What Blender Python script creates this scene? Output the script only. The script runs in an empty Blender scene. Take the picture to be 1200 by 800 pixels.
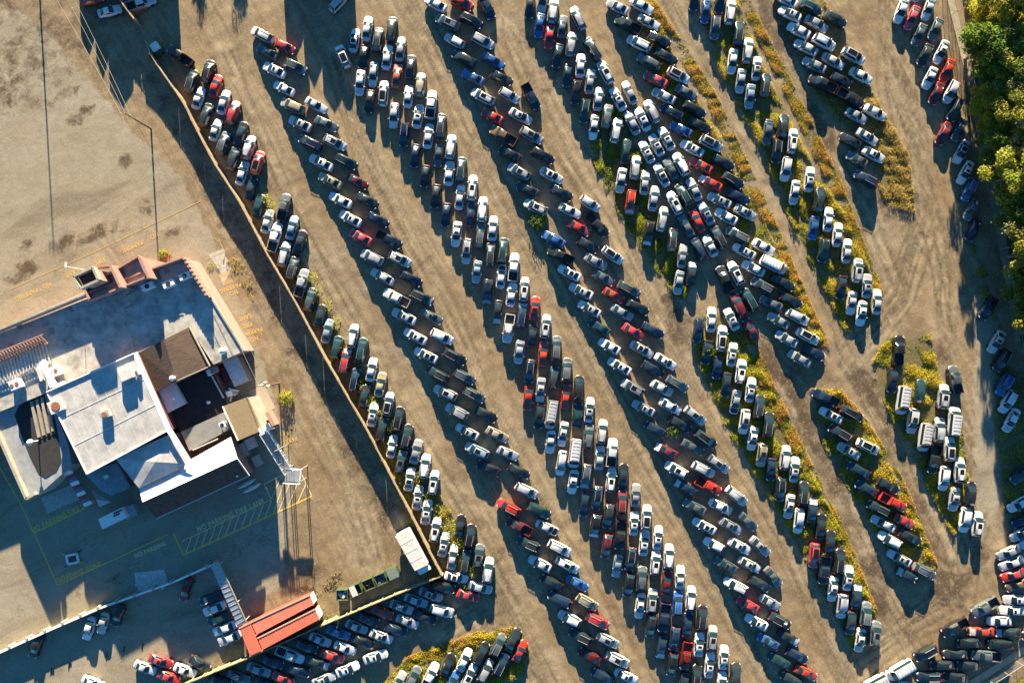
SKY_STRENGTH = 0.05
EXPOSURE = 2.52
import bpy, bmesh, math, random
import numpy as np
from mathutils import Vector, Matrix
random.seed(7); rng = np.random.default_rng(7)
S = 0.16; H = 128.0                      # metres per photo pixel on the ground, height of the drone
SUN_EL, SUN_AZ = 11.5, 3.2               # low sun from the top of the picture
scene = bpy.context.scene; C = scene.collection
R = math.radians

def P(px, py, h=0.0):
    k = (H - h) / H
    return Vector(((px - 600) * S * k, (400 - py) * S * k, h))

# ------------------------------------------------------------------ helpers
def obj(name, bm, mats, parent=None, smooth=False):
    me = bpy.data.meshes.new(name)
    if isinstance(bm, bmesh.types.BMesh):
        bmesh.ops.recalc_face_normals(bm, faces=bm.faces)
        bm.to_mesh(me); bm.free()
    else:
        me.from_pydata(bm[0], [], bm[1]); me.update()
    if not isinstance(mats, (list, tuple)): mats = [mats]
    for m in mats: me.materials.append(m)
    if smooth:
        me.polygons.foreach_set('use_smooth', [True] * len(me.polygons))
    o = bpy.data.objects.new(name, me); C.objects.link(o)
    if parent: o.parent = parent
    return o
def tag(o, label=None, cat=None, group=None, kind=None):
    if label: o['label'] = label
    if cat: o['category'] = cat
    if group: o['group'] = group
    if kind: o['kind'] = kind
    return o
def thing(name, label, cat, loc=(0, 0, 0), rz=0.0, group=None):
    o = bpy.data.objects.new(name, None); C.objects.link(o)
    o.location = loc; o.rotation_euler = (0, 0, rz); o.empty_display_size = 0.3
    return tag(o, label, cat, group)
def dup(root, loc, rz, label=None):
    r = root.copy(); C.objects.link(r); r.location = loc; r.rotation_euler = (0, 0, rz)
    if label: r['label'] = label
    for ch in list(root.children):
        c = ch.copy(); C.objects.link(c); c.parent = r
        for g in ch.children:
            d = g.copy(); C.objects.link(d); d.parent = c
    return r
def box(bm, c, size, rz=0.0, mi=0):
    m = Matrix.Translation(c) @ Matrix.Rotation(rz, 4, 'Z') @ Matrix.Diagonal((*size, 1))
    r = bmesh.ops.create_cube(bm, size=1.0, matrix=m)
    for f in {f for v in r['verts'] for f in v.link_faces}: f.material_index = mi
def bar(bm, a, b, w, hgt=None, mi=0):
    a = Vector(a); b = Vector(b); d = b - a; L = d.length
    q = d.to_track_quat('X', 'Z').to_matrix().to_4x4()
    m = Matrix.Translation((a + b) / 2) @ q @ Matrix.Diagonal((L, w, hgt or w, 1))
    r = bmesh.ops.create_cube(bm, size=1.0, matrix=m)
    for f in {f for v in r['verts'] for f in v.link_faces}: f.material_index = mi
def tube(bm, a, b, r1, r2=None, seg=8, mi=0):
    a = Vector(a); b = Vector(b); d = b - a
    q = d.to_track_quat('Z', 'Y').to_matrix().to_4x4()
    m = Matrix.Translation((a + b) / 2) @ q
    r = bmesh.ops.create_cone(bm, cap_ends=True, segments=seg, radius1=r1, radius2=r1 if r2 is None else r2, depth=d.length, matrix=m)
    for f in {f for v in r['verts'] for f in v.link_faces}: f.material_index = mi
def ball(bm, c, r, mi=0, sub=2):
    x = bmesh.ops.create_icosphere(bm, subdivisions=sub, radius=r, matrix=Matrix.Translation(c))
    for f in {f for v in x['verts'] for f in v.link_faces}: f.material_index = mi
def prism(bm, top, z0, mi=0):
    """top: list of Vectors (may slope); walls go straight down to z0"""
    t = [bm.verts.new(v) for v in top]; b = [bm.verts.new((v[0], v[1], z0)) for v in top]
    fs = [bm.faces.new(t), bm.faces.new(b[::-1])]
    n = len(t)
    for i in range(n): fs.append(bm.faces.new((t[i], b[i], b[(i + 1) % n], t[(i + 1) % n])))
    for f in fs: f.material_index = mi
def slab(bm, top, th, mi=0):
    t = [bm.verts.new(v) for v in top]; b = [bm.verts.new((v[0], v[1], v[2] - th)) for v in top]
    fs = [bm.faces.new(t), bm.faces.new(b[::-1])]
    n = len(t)
    for i in range(n): fs.append(bm.faces.new((t[i], b[i], b[(i + 1) % n], t[(i + 1) % n])))
    for f in fs: f.material_index = mi
def shrink(pts, d):
    c = sum(pts, Vector((0, 0, 0))) / len(pts)
    out = []
    for p in pts:
        v = p - c; v.z = 0
        out.append(p - v.normalized() * d)
    return out

# ------------------------------------------------------------------ materials
def N(nt, t, loc=None, **kw):
    n = nt.nodes.new(t)
    for k, v in kw.items():
        if k in n.inputs: n.inputs[k].default_value = v
        else: setattr(n, k, v)
    return n
def mat(name, col, rough=0.7, var=0.25, scale=3.0, metal=0.0, coat=0.0, bump=0.0, spec=0.5, stretch=None, col2=None):
    m = bpy.data.materials.new(name); m.use_nodes = True; nt = m.node_tree
    b = nt.nodes['Principled BSDF']
    b.inputs['Roughness'].default_value = rough; b.inputs['Metallic'].default_value = metal
    b.inputs['Coat Weight'].default_value = coat; b.inputs['Coat Roughness'].default_value = 0.08
    b.inputs['Specular IOR Level'].default_value = spec
    tc = N(nt, 'ShaderNodeTexCoord'); mp = N(nt, 'ShaderNodeMapping')
    if stretch: mp.vector_type = 'TEXTURE'; mp.inputs['Rotation'].default_value = (0, 0, stretch[0]); mp.inputs['Scale'].default_value = (1 / stretch[1], 1 / stretch[2], 1)
    nt.links.new(tc.outputs['Object'], mp.inputs[0])
    no = N(nt, 'ShaderNodeTexNoise', Scale=scale, Detail=6.0, Roughness=0.65)
    nt.links.new(mp.outputs[0], no.inputs['Vector'])
    cr = N(nt, 'ShaderNodeValToRGB')
    d = col2 or tuple(c * (1 - var) for c in col)
    cr.color_ramp.elements[0].position = 0.3; cr.color_ramp.elements[0].color = (*d, 1)
    cr.color_ramp.elements[1].position = 0.66; cr.color_ramp.elements[1].color = (*[min(.85, c * (1 + var * .5)) for c in col], 1)
    nt.links.new(no.outputs['Fac'], cr.inputs[0]); nt.links.new(cr.outputs[0], b.inputs['Base Color'])
    if bump:
        bp = N(nt, 'ShaderNodeBump', Strength=bump, Distance=0.05)
        nt.links.new(no.outputs['Fac'], bp.inputs['Height']); nt.links.new(bp.outputs[0], b.inputs['Normal'])
    return m
def paint(name, col, metal=0.0):
    dust = .26 if max(col) > .2 else .06
    """car lacquer with road dust of its own on each car"""
    m = bpy.data.materials.new(name); m.use_nodes = True; nt = m.node_tree; b = nt.nodes['Principled BSDF']
    b.inputs['Metallic'].default_value = metal; b.inputs['Coat Weight'].default_value = .6 if max(col) > .2 else .3; b.inputs['Coat Roughness'].default_value = 0.1
    oi = N(nt, 'ShaderNodeObjectInfo'); tc = N(nt, 'ShaderNodeTexCoord')
    ad = N(nt, 'ShaderNodeVectorMath', operation='ADD'); mu = N(nt, 'ShaderNodeMath', operation='MULTIPLY'); mu.inputs[1].default_value = 60
    nt.links.new(oi.outputs['Random'], mu.inputs[0]); nt.links.new(tc.outputs['Object'], ad.inputs[0]); nt.links.new(mu.outputs[0], ad.inputs[1])
    no = N(nt, 'ShaderNodeTexNoise', Scale=1.7, Detail=5.0, Roughness=0.7); nt.links.new(ad.outputs[0], no.inputs['Vector'])
    mr = N(nt, 'ShaderNodeMapRange'); mr.inputs[1].default_value = 0.42; mr.inputs[2].default_value = 0.8; mr.inputs[4].default_value = dust
    nt.links.new(no.outputs['Fac'], mr.inputs[0])
    hsv = N(nt, 'ShaderNodeHueSaturation'); rr2 = N(nt, 'ShaderNodeMath', operation='MULTIPLY'); rr2.inputs[1].default_value = 7.31; fr = N(nt, 'ShaderNodeMath', operation='FRACT'); nt.links.new(oi.outputs['Random'], rr2.inputs[0]); nt.links.new(rr2.outputs[0], fr.inputs[0])
    hm = N(nt, 'ShaderNodeMapRange'); hm.inputs[3].default_value = .49; hm.inputs[4].default_value = .512; nt.links.new(fr.outputs[0], hm.inputs[0]); sm = N(nt, 'ShaderNodeMapRange'); sm.inputs[3].default_value = .92; sm.inputs[4].default_value = 1.1; nt.links.new(fr.outputs[0], sm.inputs[0]); nt.links.new(hm.outputs[0], hsv.inputs['Hue']); nt.links.new(sm.outputs[0], hsv.inputs['Saturation'])

    hsv.inputs['Color'].default_value = (*col, 1)
    mv = N(nt, 'ShaderNodeMapRange'); mv.inputs[3].default_value = 0.62; mv.inputs[4].default_value = 1.2
    nt.links.new(oi.outputs['Random'], mv.inputs[0]); nt.links.new(mv.outputs[0], hsv.inputs['Value'])
    mx = N(nt, 'ShaderNodeMix', data_type='RGBA'); mx.inputs[7].default_value = (0.2, 0.165, 0.12, 1)
    nt.links.new(mr.outputs[0], mx.inputs[0]); nt.links.new(hsv.outputs[0], mx.inputs[6]); nt.links.new(mx.outputs[2], b.inputs['Base Color'])
    rr = N(nt, 'ShaderNodeMapRange'); rr.inputs[3].default_value = 0.28; rr.inputs[4].default_value = 0.7; rr.inputs[2].default_value = 0.42
    nt.links.new(mr.outputs[0], rr.inputs[0]); nt.links.new(rr.outputs[0], b.inputs['Roughness'])
    return m
PAINT = {k: paint(n, c, me) for k, n, c, me in (
    ('w', 'white_paint', (.6, .61, .62), 0), ('s', 'silver_paint', (.42, .43, .45), .35), ('g', 'grey_paint', (.11, .13, .14), .25),
    ('d', 'dark_grey_paint', (.026, .032, .034), .2), ('k', 'black_paint', (.014, .014, .016), 0), ('n', 'navy_paint', (.011, .022, .055), .1),
    ('b', 'blue_paint', (.028, .11, .33), .1), ('r', 'red_paint', (.5, .022, .018), 0), ('m', 'maroon_paint', (.15, .014, .018), .1),
    ('t', 'beige_paint', (.36, .3, .21), .15), ('o', 'brown_paint', (.16, .09, .05), .1), ('e', 'dark_teal_paint', (.013, .043, .045), .1),
    ('c', 'salmon_paint', (.5, .12, .07), 0), ('l', 'pale_blue_paint', (.27, .36, .43), .2))}
GLASS = mat('tinted_glass', (.009, .022, .026), 0.1, .3, spec=0.8)
BLACKGLASS = mat('black_roof_glass', (.01, .011, .013), 0.12, .1)
RUBBER = mat('tyre_rubber', (.018, .018, .018), .85)
LAMP = mat('headlight_plastic', (.6, .62, .64), .15, .1)
TAIL = mat('tail_light_plastic', (.38, .02, .015), .2, .1)
TRIM = mat('black_trim', (.02, .02, .022), .55)
BED = mat('bed_liner', (.03, .03, .032), .8)
RUST = mat('rusty_load', (.17, .075, .04), .9, .4)
WOOD = mat('weathered_boards', (.3, .21, .12), .85, .45, 4, bump=.3)
POSTWOOD = mat('fence_post_wood', (.36, .27, .16), .85, .35, 5)
POLE = mat('creosote_pole_wood', (.13, .085, .05), .9, .35, 5)
METAL = mat('galvanised_metal', (.45, .46, .46), .4, .2, 4, metal=.5)
GREYMETAL = mat('grey_painted_metal', (.3, .32, .33), .5, .25, 4)
WHITE = mat('white_painted_metal', (.74, .74, .72), .45, .15, 2)
DIRTYWHITE = mat('weathered_white_panel', (.58, .56, .52), .6, .3, 1.5)
MEMBRANE = mat('roof_membrane', (.44, .42, .385), .75, .3, .5, bump=.15, col2=(.2, .19, .17))
WHITEROOF = mat('white_roof_membrane', (.46, .45, .44), .6, .15, .6, bump=.15, col2=(.3, .295, .285))
BROWNROOF = mat('brown_shingles', (.09, .06, .042), .9, .5, 1.3, bump=.6, stretch=(R(24), .5, 4))
REDBROWN = mat('red_brown_shingles', (.1, .052, .04), .9, .4, 1.5, bump=.6)
TANROOF = mat('tan_roof_felt', (.27, .2, .11), .9, .2, 3)
DARKROOF = mat('black_felt_and_pit_shade', (.022, .023, .025), .9, .4, 1)  # near-black felt that also carries the shade of the roof pits
STUCCO = mat('pink_stucco', (.36, .2, .165), .85, .2, 2)
CREAM = mat('cream_stucco', (.33, .3, .25), .85, .25, 1)
CONC = mat('pale_concrete', (.4, .38, .34), .9, .3, 2, bump=.2)
CRACKED = mat('broken_concrete', (.5, .49, .47), .95, .3, 3, bump=.15)
CONTRED = mat('red_container_steel', (.62, .15, .09), .55, .22, 1.2)
GREENM = mat('green_dumpster_steel', (.032, .055, .022), .6, .3, 3)
JUNK = mat('mixed_rubbish', (.3, .25, .2), .9, .7, 9)
LINE = mat('worn_yellow_raised_for_shade', (.8, .46, .06), .85, .2, 2.2, col2=(.5, .33, .1))  # yellow raised so the markings show in the building's shade
LINE_SUN = mat('worn_yellow_dimmed_for_sun', (.5, .31, .06), .85, .2, 3, col2=(.3, .235, .13))  # same yellow taken down where the markings lie in full sun
LINEW = mat('worn_cream_paint', (.72, .56, .24), .85, .2, 2.2, col2=(.5, .4, .22))
ORANGE = mat('orange_painted_steel', (.6, .16, .05), .5, .2, 2)
CABLE = mat('cable_sheath', (.2, .19, .17), .6)
CONDENSER = mat('rusty_fan_housing', (.28, .1, .05), .7, .3, 6)
COPPER = mat('rusted_lattice_steel', (.42, .24, .16), .7, .35, 6)

def leafmat(name):
    m = bpy.data.materials.new(name); m.use_nodes = True; nt = m.node_tree; b = nt.nodes['Principled BSDF']
    a = N(nt, 'ShaderNodeVertexColor', layer_name='leaf')
    nt.links.new(a.outputs[0], b.inputs['Base Color']); b.inputs['Roughness'].default_value = .7; b.inputs['Specular IOR Level'].default_value = .2
    tr = N(nt, 'ShaderNodeBsdfTranslucent'); nt.links.new(a.outputs[0], tr.inputs[0])
    mx = N(nt, 'ShaderNodeMixShader'); mx.inputs[0].default_value = .45
    nt.links.new(b.outputs[0], mx.inputs[1]); nt.links.new(tr.outputs[0], mx.inputs[2]); nt.links.new(mx.outputs[0], nt.nodes['Material Output'].inputs[0])
    return m
LEAF = leafmat('tree_leaves'); WEED = leafmat('weed_leaves')
BARK = mat('grey_bark', (.2, .17, .13), .9, .4, 6)

# ------------------------------------------------------------------ camera, sky, sun
cam = bpy.data.cameras.new('drone_camera'); co = bpy.data.objects.new('drone_camera', cam); C.objects.link(co)
co.location = (0, 0, H); co.rotation_euler = (0, 0, 0)
cam.sensor_width = 36; cam.lens = 36 / (2 * (600 * S) / H); cam.clip_start = 1; cam.clip_end = 2000
scene.camera = co
w = bpy.data.worlds.new('World'); scene.world = w; w.use_nodes = True; nt = w.node_tree
sky = nt.nodes.new('ShaderNodeTexSky'); sky.sky_type = 'NISHITA'; sky.sun_disc = False
sky.sun_elevation = R(SUN_EL); sky.sun_rotation = R(-SUN_AZ); sky.altitude = 50; sky.air_density = 1.0; sky.dust_density = 0.0; sky.ozone_density = 4.0
tint = nt.nodes.new('ShaderNodeMix'); tint.data_type = 'RGBA'; tint.blend_type = 'MULTIPLY'; tint.inputs[0].default_value = 1; tint.inputs[7].default_value = (.36, .74, .87, 1)
nt.links.new(sky.outputs[0], tint.inputs[6]); nt.links.new(tint.outputs[2], nt.nodes['Background'].inputs[0]); nt.nodes['Background'].inputs[1].default_value = SKY_STRENGTH
sl = bpy.data.lights.new('sun', 'SUN'); sl.energy = 5.0; sl.angle = R(.5); sl.color = (1, .83, .56)
so = bpy.data.objects.new('sun', sl); C.objects.link(so); so.location = (0, 60, 60)
e, a = R(SUN_EL), R(SUN_AZ)
to_sun = Vector((-math.sin(a) * math.cos(e), math.cos(a) * math.cos(e), math.sin(e)))
so.rotation_euler = to_sun.to_track_quat('Z', 'Y').to_euler()
scene.view_settings.view_transform = 'Standard'; scene.view_settings.look = 'None'
scene.view_settings.gamma = 1; scene.view_settings.exposure = EXPOSURE
scene.render.engine = 'CYCLES'; scene.cycles.max_bounces = 5; scene.cycles.diffuse_bounces = 3; scene.cycles.glossy_bounces = 2
scene.cycles.transparent_max_bounces = 4

# ------------------------------------------------------------------ ground
gx0, gx1, gy0, gy1, st = -116.0, 116.0, -84.0, 84.0, 0.4
nx, ny = int((gx1 - gx0) / st) + 1, int((gy1 - gy0) / st) + 1
X, Y = np.meshgrid(np.linspace(gx0, gx1, nx), np.linspace(gy0, gy1, ny))
PX, PY = X / S + 600, 400 - Y / S
def inpoly(poly, x=None, y=None):
    x = PX if x is None else x; y = PY if y is None else y
    r = np.zeros(x.shape, bool); n = len(poly)
    for i in range(n):
        (xa, ya), (xb, yb) = poly[i], poly[(i + 1) % n]
        if ya == yb: continue
        c = ((ya > y) != (yb > y)) & (x < (xb - xa) * (y - ya) / (yb - ya) + xa)
        r ^= c
    return r
def blur(m, k):
    m = m.astype(float)
    for _ in range(2):
        for ax in (0, 1):
            s = m.copy()
            for d in range(1, k + 1): s += np.roll(m, d, ax) + np.roll(m, -d, ax)
            m = s / (2 * k + 1)
    return m
WEEDS = {
 'north east': [(690,140),(720,120),(745,150),(770,250),(800,300),(812,350),(795,350),(770,320),(735,270),(715,230),(695,190)],
 'sixth row': [(748,0),(764,5),(800,90),(850,170),(900,270),(970,405),(965,420),(940,400),(880,300),(820,200),(760,100)],
 'seventh row': [(812,0),(864,0),(900,90),(940,170),(1000,270),(1030,340),(1025,380),(990,390),(960,330),(930,270),(890,170),(845,90)],
 'eighth row': [(905,0),(966,0),(1005,70),(1030,120),(1065,180),(1072,250),(1040,240),(1000,160),(960,120)],
 'long island': [(815,375),(840,362),(875,395),(930,510),(985,620),(1030,730),(1000,765),(985,740),(940,650),(900,580),(850,500),(815,420)],
 'short island': [(950,455),(985,458),(1010,490),(1050,560),(1080,620),(1095,665),(1080,675),(1050,660),(1010,600),(965,520)],
 'van island': [(1022,420),(1040,395),(1090,390),(1100,440),(1125,480),(1140,590),(1135,620),(1115,625),(1080,560),(1050,500),(1025,450)],
 'east verge': [(1135,270),(1160,330),(1166,380),(1150,350)],
 'east bank': [(1160,400),(1215,460),(1215,640),(1178,610),(1165,500)],
 'bottom corner': [(450,800),(480,770),(560,742),(610,735),(620,760),(615,790),(560,810),(450,820)],
 'fence row': [(345,310),(385,370),(440,450),(480,520),(530,600),(560,640),(545,700),(505,690),(455,560),(400,450),(330,310)],
 'south east corner': [(1165,815),(1200,785),(1240,760),(1240,830)],
}
asphalt = blur(inpoly([(-200,60),(20,10),(60,40),(110,100),(160,160),(210,205),(245,270),(272,330),(300,400),(322,470),(345,560),(335,640),(330,690),(300,700),(235,800),(200,900),(-200,900)]), 3)
asphalt = np.maximum(asphalt, .8 * blur(inpoly([(1143,330),(1168,330),(1172,420),(1168,500),(1178,640),(1142,600),(1138,480)]), 4))
weedm = np.zeros(X.shape)
for k, pl in WEEDS.items(): weedm = np.maximum(weedm, inpoly(pl))
weedm = np.maximum(weedm, inpoly([(1112,-60),(1128,0),(1150,140),(1165,210),(1180,300),(1190,360),(1200,440),(1400,440),(1400,-200),(1100,-200)]))
weedm = blur(weedm, 2)
mud = np.zeros(X.shape)
lane = (math.sin(R(29)), math.cos(R(29)))
for (mx_, my_, rw, rl, s) in ((908,30,13,48,.7),(962,150,12,30,.8),(950,120,8,20,.5),(1014,452,14,24,.8),(905,425,13,24,.9),(925,452,10,20,1),(940,478,9,16,1),(976,607,9,18,1),(990,625,8,9,.6),
    (1020,662,13,16,1),(1030,706,8,18,1),(1095,300,30,12,.4),(1112,685,30,14,.6),(782,351,7,8,1),(1105,420,14,18,.5),(1048,560,10,60,.5),(1062,290,16,22,.3),(1045,230,28,34,.5),
    (88,140,10,8,1),(103,128,10,7,1),(78,110,16,8,.6),(64,121,10,5,.5),(145,188,8,10,.9),(110,275,36,9,.9),(78,283,14,8,1),(172,243,10,10,.9),(205,272,14,5,.7),(30,287,8,6,.6),(25,320,22,10,.6),
    (30,50,50,12,.6),(20,105,55,14,.5),(110,20,40,20,.5),(1010,520,8,30,.5),(640,640,4,40,.3),(120,680,60,16,.3),(370,670,20,10,.4),(300,600,14,12,.2),(590,795,40,10,.4),(580,650,14,10,.4)):
    dx, dy = PX - mx_, PY - my_
    if mx_ > 400: u = dx * lane[1] - dy * lane[0]; v = dx * lane[0] + dy * lane[1]
    else: u = dx * .91 - dy * .41; v = dx * .41 + dy * .91
    rw *= 1.25; rl *= 1.25; s = min(s, .55 if mx_ < 400 else .72)
    d = np.sqrt((u / rw) ** 2 + (v / rl) ** 2)
    mud = np.maximum(mud, np.clip((1.3 - d) / .7, 0, 1) * s)
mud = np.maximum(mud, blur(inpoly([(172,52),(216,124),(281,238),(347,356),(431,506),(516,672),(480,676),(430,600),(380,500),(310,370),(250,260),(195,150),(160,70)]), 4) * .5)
for pl_, wt in (([(895,385),(940,420),(1000,540),(1050,680),(1030,745),(985,620),(930,510)], .43), ([(1000,430),(1040,470),(1100,610),(1125,690),(1070,700),(1092,640),(1040,540)], .43), ([(1050,690),(1130,680),(1150,720),(1060,760)], .4), ([(850,-10),(880,-10),(950,140),(1000,240),(985,250),(930,160)], .3), ([(893,400),(915,400),(965,500),(1003,590),(1012,650),(985,610),(940,520)], .6), ([(1000,445),(1018,430),(1034,470),(1028,480),(1010,472)], 1.0), ([(600,30),(625,20),(660,90),(650,140),(622,110)], .45), ([(500,20),(520,10),(560,110),(610,220),(590,220)], .3), ([(1060,200),(1075,140),(1085,260),(1070,320)], .4), ([(1150,620),(1175,640),(1120,700),(1090,690)], .5), ([(780,300),(800,370),(822,380),(800,430),(780,380)], .7)):
    mud = np.maximum(mud, blur(inpoly(pl_), 3) * wt)
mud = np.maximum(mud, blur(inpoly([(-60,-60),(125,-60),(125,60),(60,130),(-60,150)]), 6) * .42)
mud = np.maximum(mud, blur(inpoly([(20,270),(110,235),(215,240),(240,275),(120,300),(20,345)]), 6) * .3)
LANES = [[(270,60),(340,260),(430,400),(510,560),(600,700),(650,800)], [(395,60),(440,200),(540,400),(640,600),(700,720),(745,810)], [(470,-10),(560,180),(640,330),(720,470),(800,620),(905,810)],
 [(600,30),(650,150),(720,260),(790,400),(870,540),(940,660),(1005,800)], [(780,-10),(850,110),(920,230),(985,370),(1000,430)], [(890,390),(940,500),(1000,620),(1050,720),(1080,770)],
 [(885,-10),(940,110),(1010,250),(1050,340)], [(1040,-10),(1075,150),(1100,300),(1110,400),(1150,600),(1120,700),(1000,780)], [(1000,430),(1060,520),(1110,640),(1120,690)], [(345,420),(385,500),(420,580),(440,660)], [(620,800),(560,720),(600,690),(520,740)], [(1045,-10),(1050,100),(1085,260),(1060,350),(1000,420)]]
track = np.zeros(X.shape); pale = np.zeros(X.shape)
def segdist(poly_, off, ph, amp):
    best = np.full(X.shape, 1e9)
    pr_ = None
    for (xa, ya), (xb, yb) in zip(poly_, poly_[1:]):
        dx, dy = xb - xa, yb - ya; l2 = dx * dx + dy * dy; ln = math.sqrt(l2)
        s_ = np.clip(((PX - xa) * dx + (PY - ya) * dy) / l2, 0, 1)
        ox, oy = -dy / ln, dx / ln; wob_ = off + amp * np.sin((PX + PY) * .013 + ph) + .5 * amp * np.sin((PX - PY) * .031 + ph * 2)
        best = np.minimum(best, np.hypot(PX - xa - s_ * dx - ox * wob_, PY - ya - s_ * dy - oy * wob_))
    return best
for lp in LANES:
    pale = np.maximum(pale, np.exp(-(segdist(lp, 0, rng.uniform(0, 6), 5) / 13) ** 2))
    for _ in range(5):
        c_ = rng.uniform(-15, 15); ph_ = rng.uniform(0, 6); am_ = rng.uniform(3, 8); wt_ = rng.uniform(.6, 1)
        for o_ in (-5.2, 5.2):
            track = np.maximum(track, wt_ * np.exp(-(segdist(lp, c_ + o_, ph_, am_) / 1.7) ** 2))
# rutted lanes: long soft ridges that follow the rows
q = (PX - 600) * .866 - (PY - 400) * .5; tt = (PX - 600) * .5 + (PY - 400) * .866
rut = np.zeros(X.shape)
for i in range(60):
    q0 = rng.uniform(-500, 620); wv = rng.uniform(2, 6); am = rng.uniform(-.03, .03); f = rng.uniform(.004, .012); ph = rng.uniform(0, 6)
    cen = q0 + 10 * np.sin(tt * f + ph); rut += am * np.exp(-((q - cen) / wv) ** 2) * (0.5 + .5 * np.sin(tt * f * 1.7 + ph * 2))
rut = rut * (1 - asphalt) + blur(rng.normal(0, .05, X.shape), 1) * (1 - asphalt) + blur(rng.normal(0, .08, X.shape), 3) * .8 * (1 - .9 * asphalt)
rut = np.clip(rut - track * .03 * (1 - asphalt), -.07, .05) - .006
verts = np.stack([X, Y, rut], -1).reshape(-1, 3)
i0 = (np.arange(ny - 1)[:, None] * nx + np.arange(nx - 1)[None, :]).ravel()
faces = np.stack([i0, i0 + 1, i0 + nx + 1, i0 + nx], 1)
big = 900.0
ring = [(-big, -big, -.05), (big, -big, -.05), (big, big, -.05), (-big, big, -.05), (gx0, gy0, -.05), (gx1, gy0, -.05), (gx1, gy1, -.05), (gx0, gy1, -.05)]
nb = len(verts); verts = np.vstack([verts, np.array(ring)])
rf = np.array([[0, 1, 5, 4], [1, 2, 6, 5], [2, 3, 7, 6], [3, 0, 4, 7]]) + nb
faces = np.vstack([faces, rf])
me = bpy.data.meshes.new('ground'); me.vertices.add(len(verts)); me.vertices.foreach_set('co', verts.ravel().astype(np.float32))
me.loops.add(faces.size); me.loops.foreach_set('vertex_index', faces.ravel().astype(np.int32))
me.polygons.add(len(faces)); me.polygons.foreach_set('loop_start', np.arange(0, faces.size, 4, dtype=np.int32)); me.polygons.foreach_set('loop_total', np.full(len(faces), 4, dtype=np.int32))
me.update(); me.validate()
me.polygons.foreach_set('use_smooth', np.ones(len(me.polygons), dtype=bool))
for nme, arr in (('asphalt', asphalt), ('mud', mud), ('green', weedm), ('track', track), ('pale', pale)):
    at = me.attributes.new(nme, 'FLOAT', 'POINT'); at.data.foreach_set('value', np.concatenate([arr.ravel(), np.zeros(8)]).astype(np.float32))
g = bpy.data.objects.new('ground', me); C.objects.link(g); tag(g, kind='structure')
gm = bpy.data.materials.new('dirt_and_asphalt'); gm.use_nodes = True; nt = gm.node_tree; b = nt.nodes['Principled BSDF']
b.inputs['Roughness'].default_value = .93; b.inputs['Specular IOR Level'].default_value = .25
L = nt.links.new
tc = N(nt, 'ShaderNodeTexCoord')
def attr(n):
    x = N(nt, 'ShaderNodeAttribute'); x.attribute_name = n; return x.outputs['Fac']
def noise(scale, detail=6, rough=.6, vec=None, dist=0):
    x = N(nt, 'ShaderNodeTexNoise', Scale=scale, Detail=detail, Roughness=rough, Distortion=dist)
    L(vec or tc.outputs['Object'], x.inputs['Vector']); return x.outputs['Fac']
def ramp(f, *st):
    x = N(nt, 'ShaderNodeValToRGB'); el = x.color_ramp.elements
    while len(el) < len(st): el.new(.5)
    for k, (p, c) in enumerate(st): el[k].position = p; el[k].color = (*c, 1) if len(c) == 3 else c
    L(f, x.inputs[0]); return x.outputs[0]
def mix(f, a_, b_, mode='MIX'):
    x = N(nt, 'ShaderNodeMix', data_type='RGBA'); x.blend_type = mode
    if isinstance(f, (int, float)): x.inputs[0].default_value = f
    else: L(f, x.inputs[0])
    for s, v in ((6, a_), (7, b_)):
        if isinstance(v, tuple): x.inputs[s].default_value = (*v, 1)
        else: L(v, x.inputs[s])
    return x.outputs[2]
def math_(op, a_, b_=0.0):
    x = N(nt, 'ShaderNodeMath', operation=op); x.use_clamp = op in ('MULTIPLY_ADD',)
    for s, v in ((0, a_), (1, b_)):
        if isinstance(v, (int, float)): x.inputs[s].default_value = v
        else: L(v, x.inputs[s])
    return x.outputs[0]
mp = N(nt, 'ShaderNodeMapping'); mp.vector_type = 'TEXTURE'; mp.inputs['Rotation'].default_value = (0, 0, R(-60)); mp.inputs['Scale'].default_value = (16, 1, 1)
L(tc.outputs['Object'], mp.inputs[0])
mp2 = N(nt, 'ShaderNodeMapping'); mp2.vector_type = 'TEXTURE'; mp2.inputs['Rotation'].default_value = (0, 0, R(24)); mp2.inputs['Scale'].default_value = (3, 1, 1)
L(tc.outputs['Object'], mp2.inputs[0])
big_n = noise(.07, 5, .6); mid = noise(.45, 7, .65, dist=.6); fine = noise(5.0, 6, .75); streak = noise(.9, 5, .6, mp.outputs[0], .3); patch = noise(.16, 6, .62, mp2.outputs[0], .8)
dirt = ramp(mid, (.28, (.15, .106, .06)), (.5, (.275, .206, .122)), (.72, (.39, .31, .2)))
dirt = mix(ramp(streak, (.4, (0, 0, 0)), (.62, (1, 1, 1))), dirt, mix(.5, dirt, (.4, .31, .19)))
grav = ramp(noise(.05, 4, .5, dist=.5), (.5, (0, 0, 0)), (.68, (1, 1, 1)))
dirt = mix(grav, dirt, ramp(mid, (.3, (.2, .16, .11)), (.7, (.37, .305, .21))))
st2 = noise(.75, 9, .72, mp.outputs[0], .5)
dirt = mix(ramp(st2, (.47, (0, 0, 0)), (.66, (.75, .75, .75))), dirt, mix(.65, dirt, (.1, .066, .034)))
dirt = mix(ramp(noise(.11, 9, .74, dist=.5), (.5, (0, 0, 0)), (.66, (.85, .85, .85))), dirt, (.15, .1, .055))
dirt = mix(ramp(big_n, (.42, (0, 0, 0)), (.62, (.6, .6, .6))), dirt, (.21, .14, .07))
asp = ramp(patch, (.3, (.2, .165, .115)), (.46, (.31, .268, .19)), (.62, (.345, .305, .228)))
asp = mix(ramp(mid, (.35, (.5, .5, .5)), (.55, (0, 0, 0))), asp, (.24, .2, .14))
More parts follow.
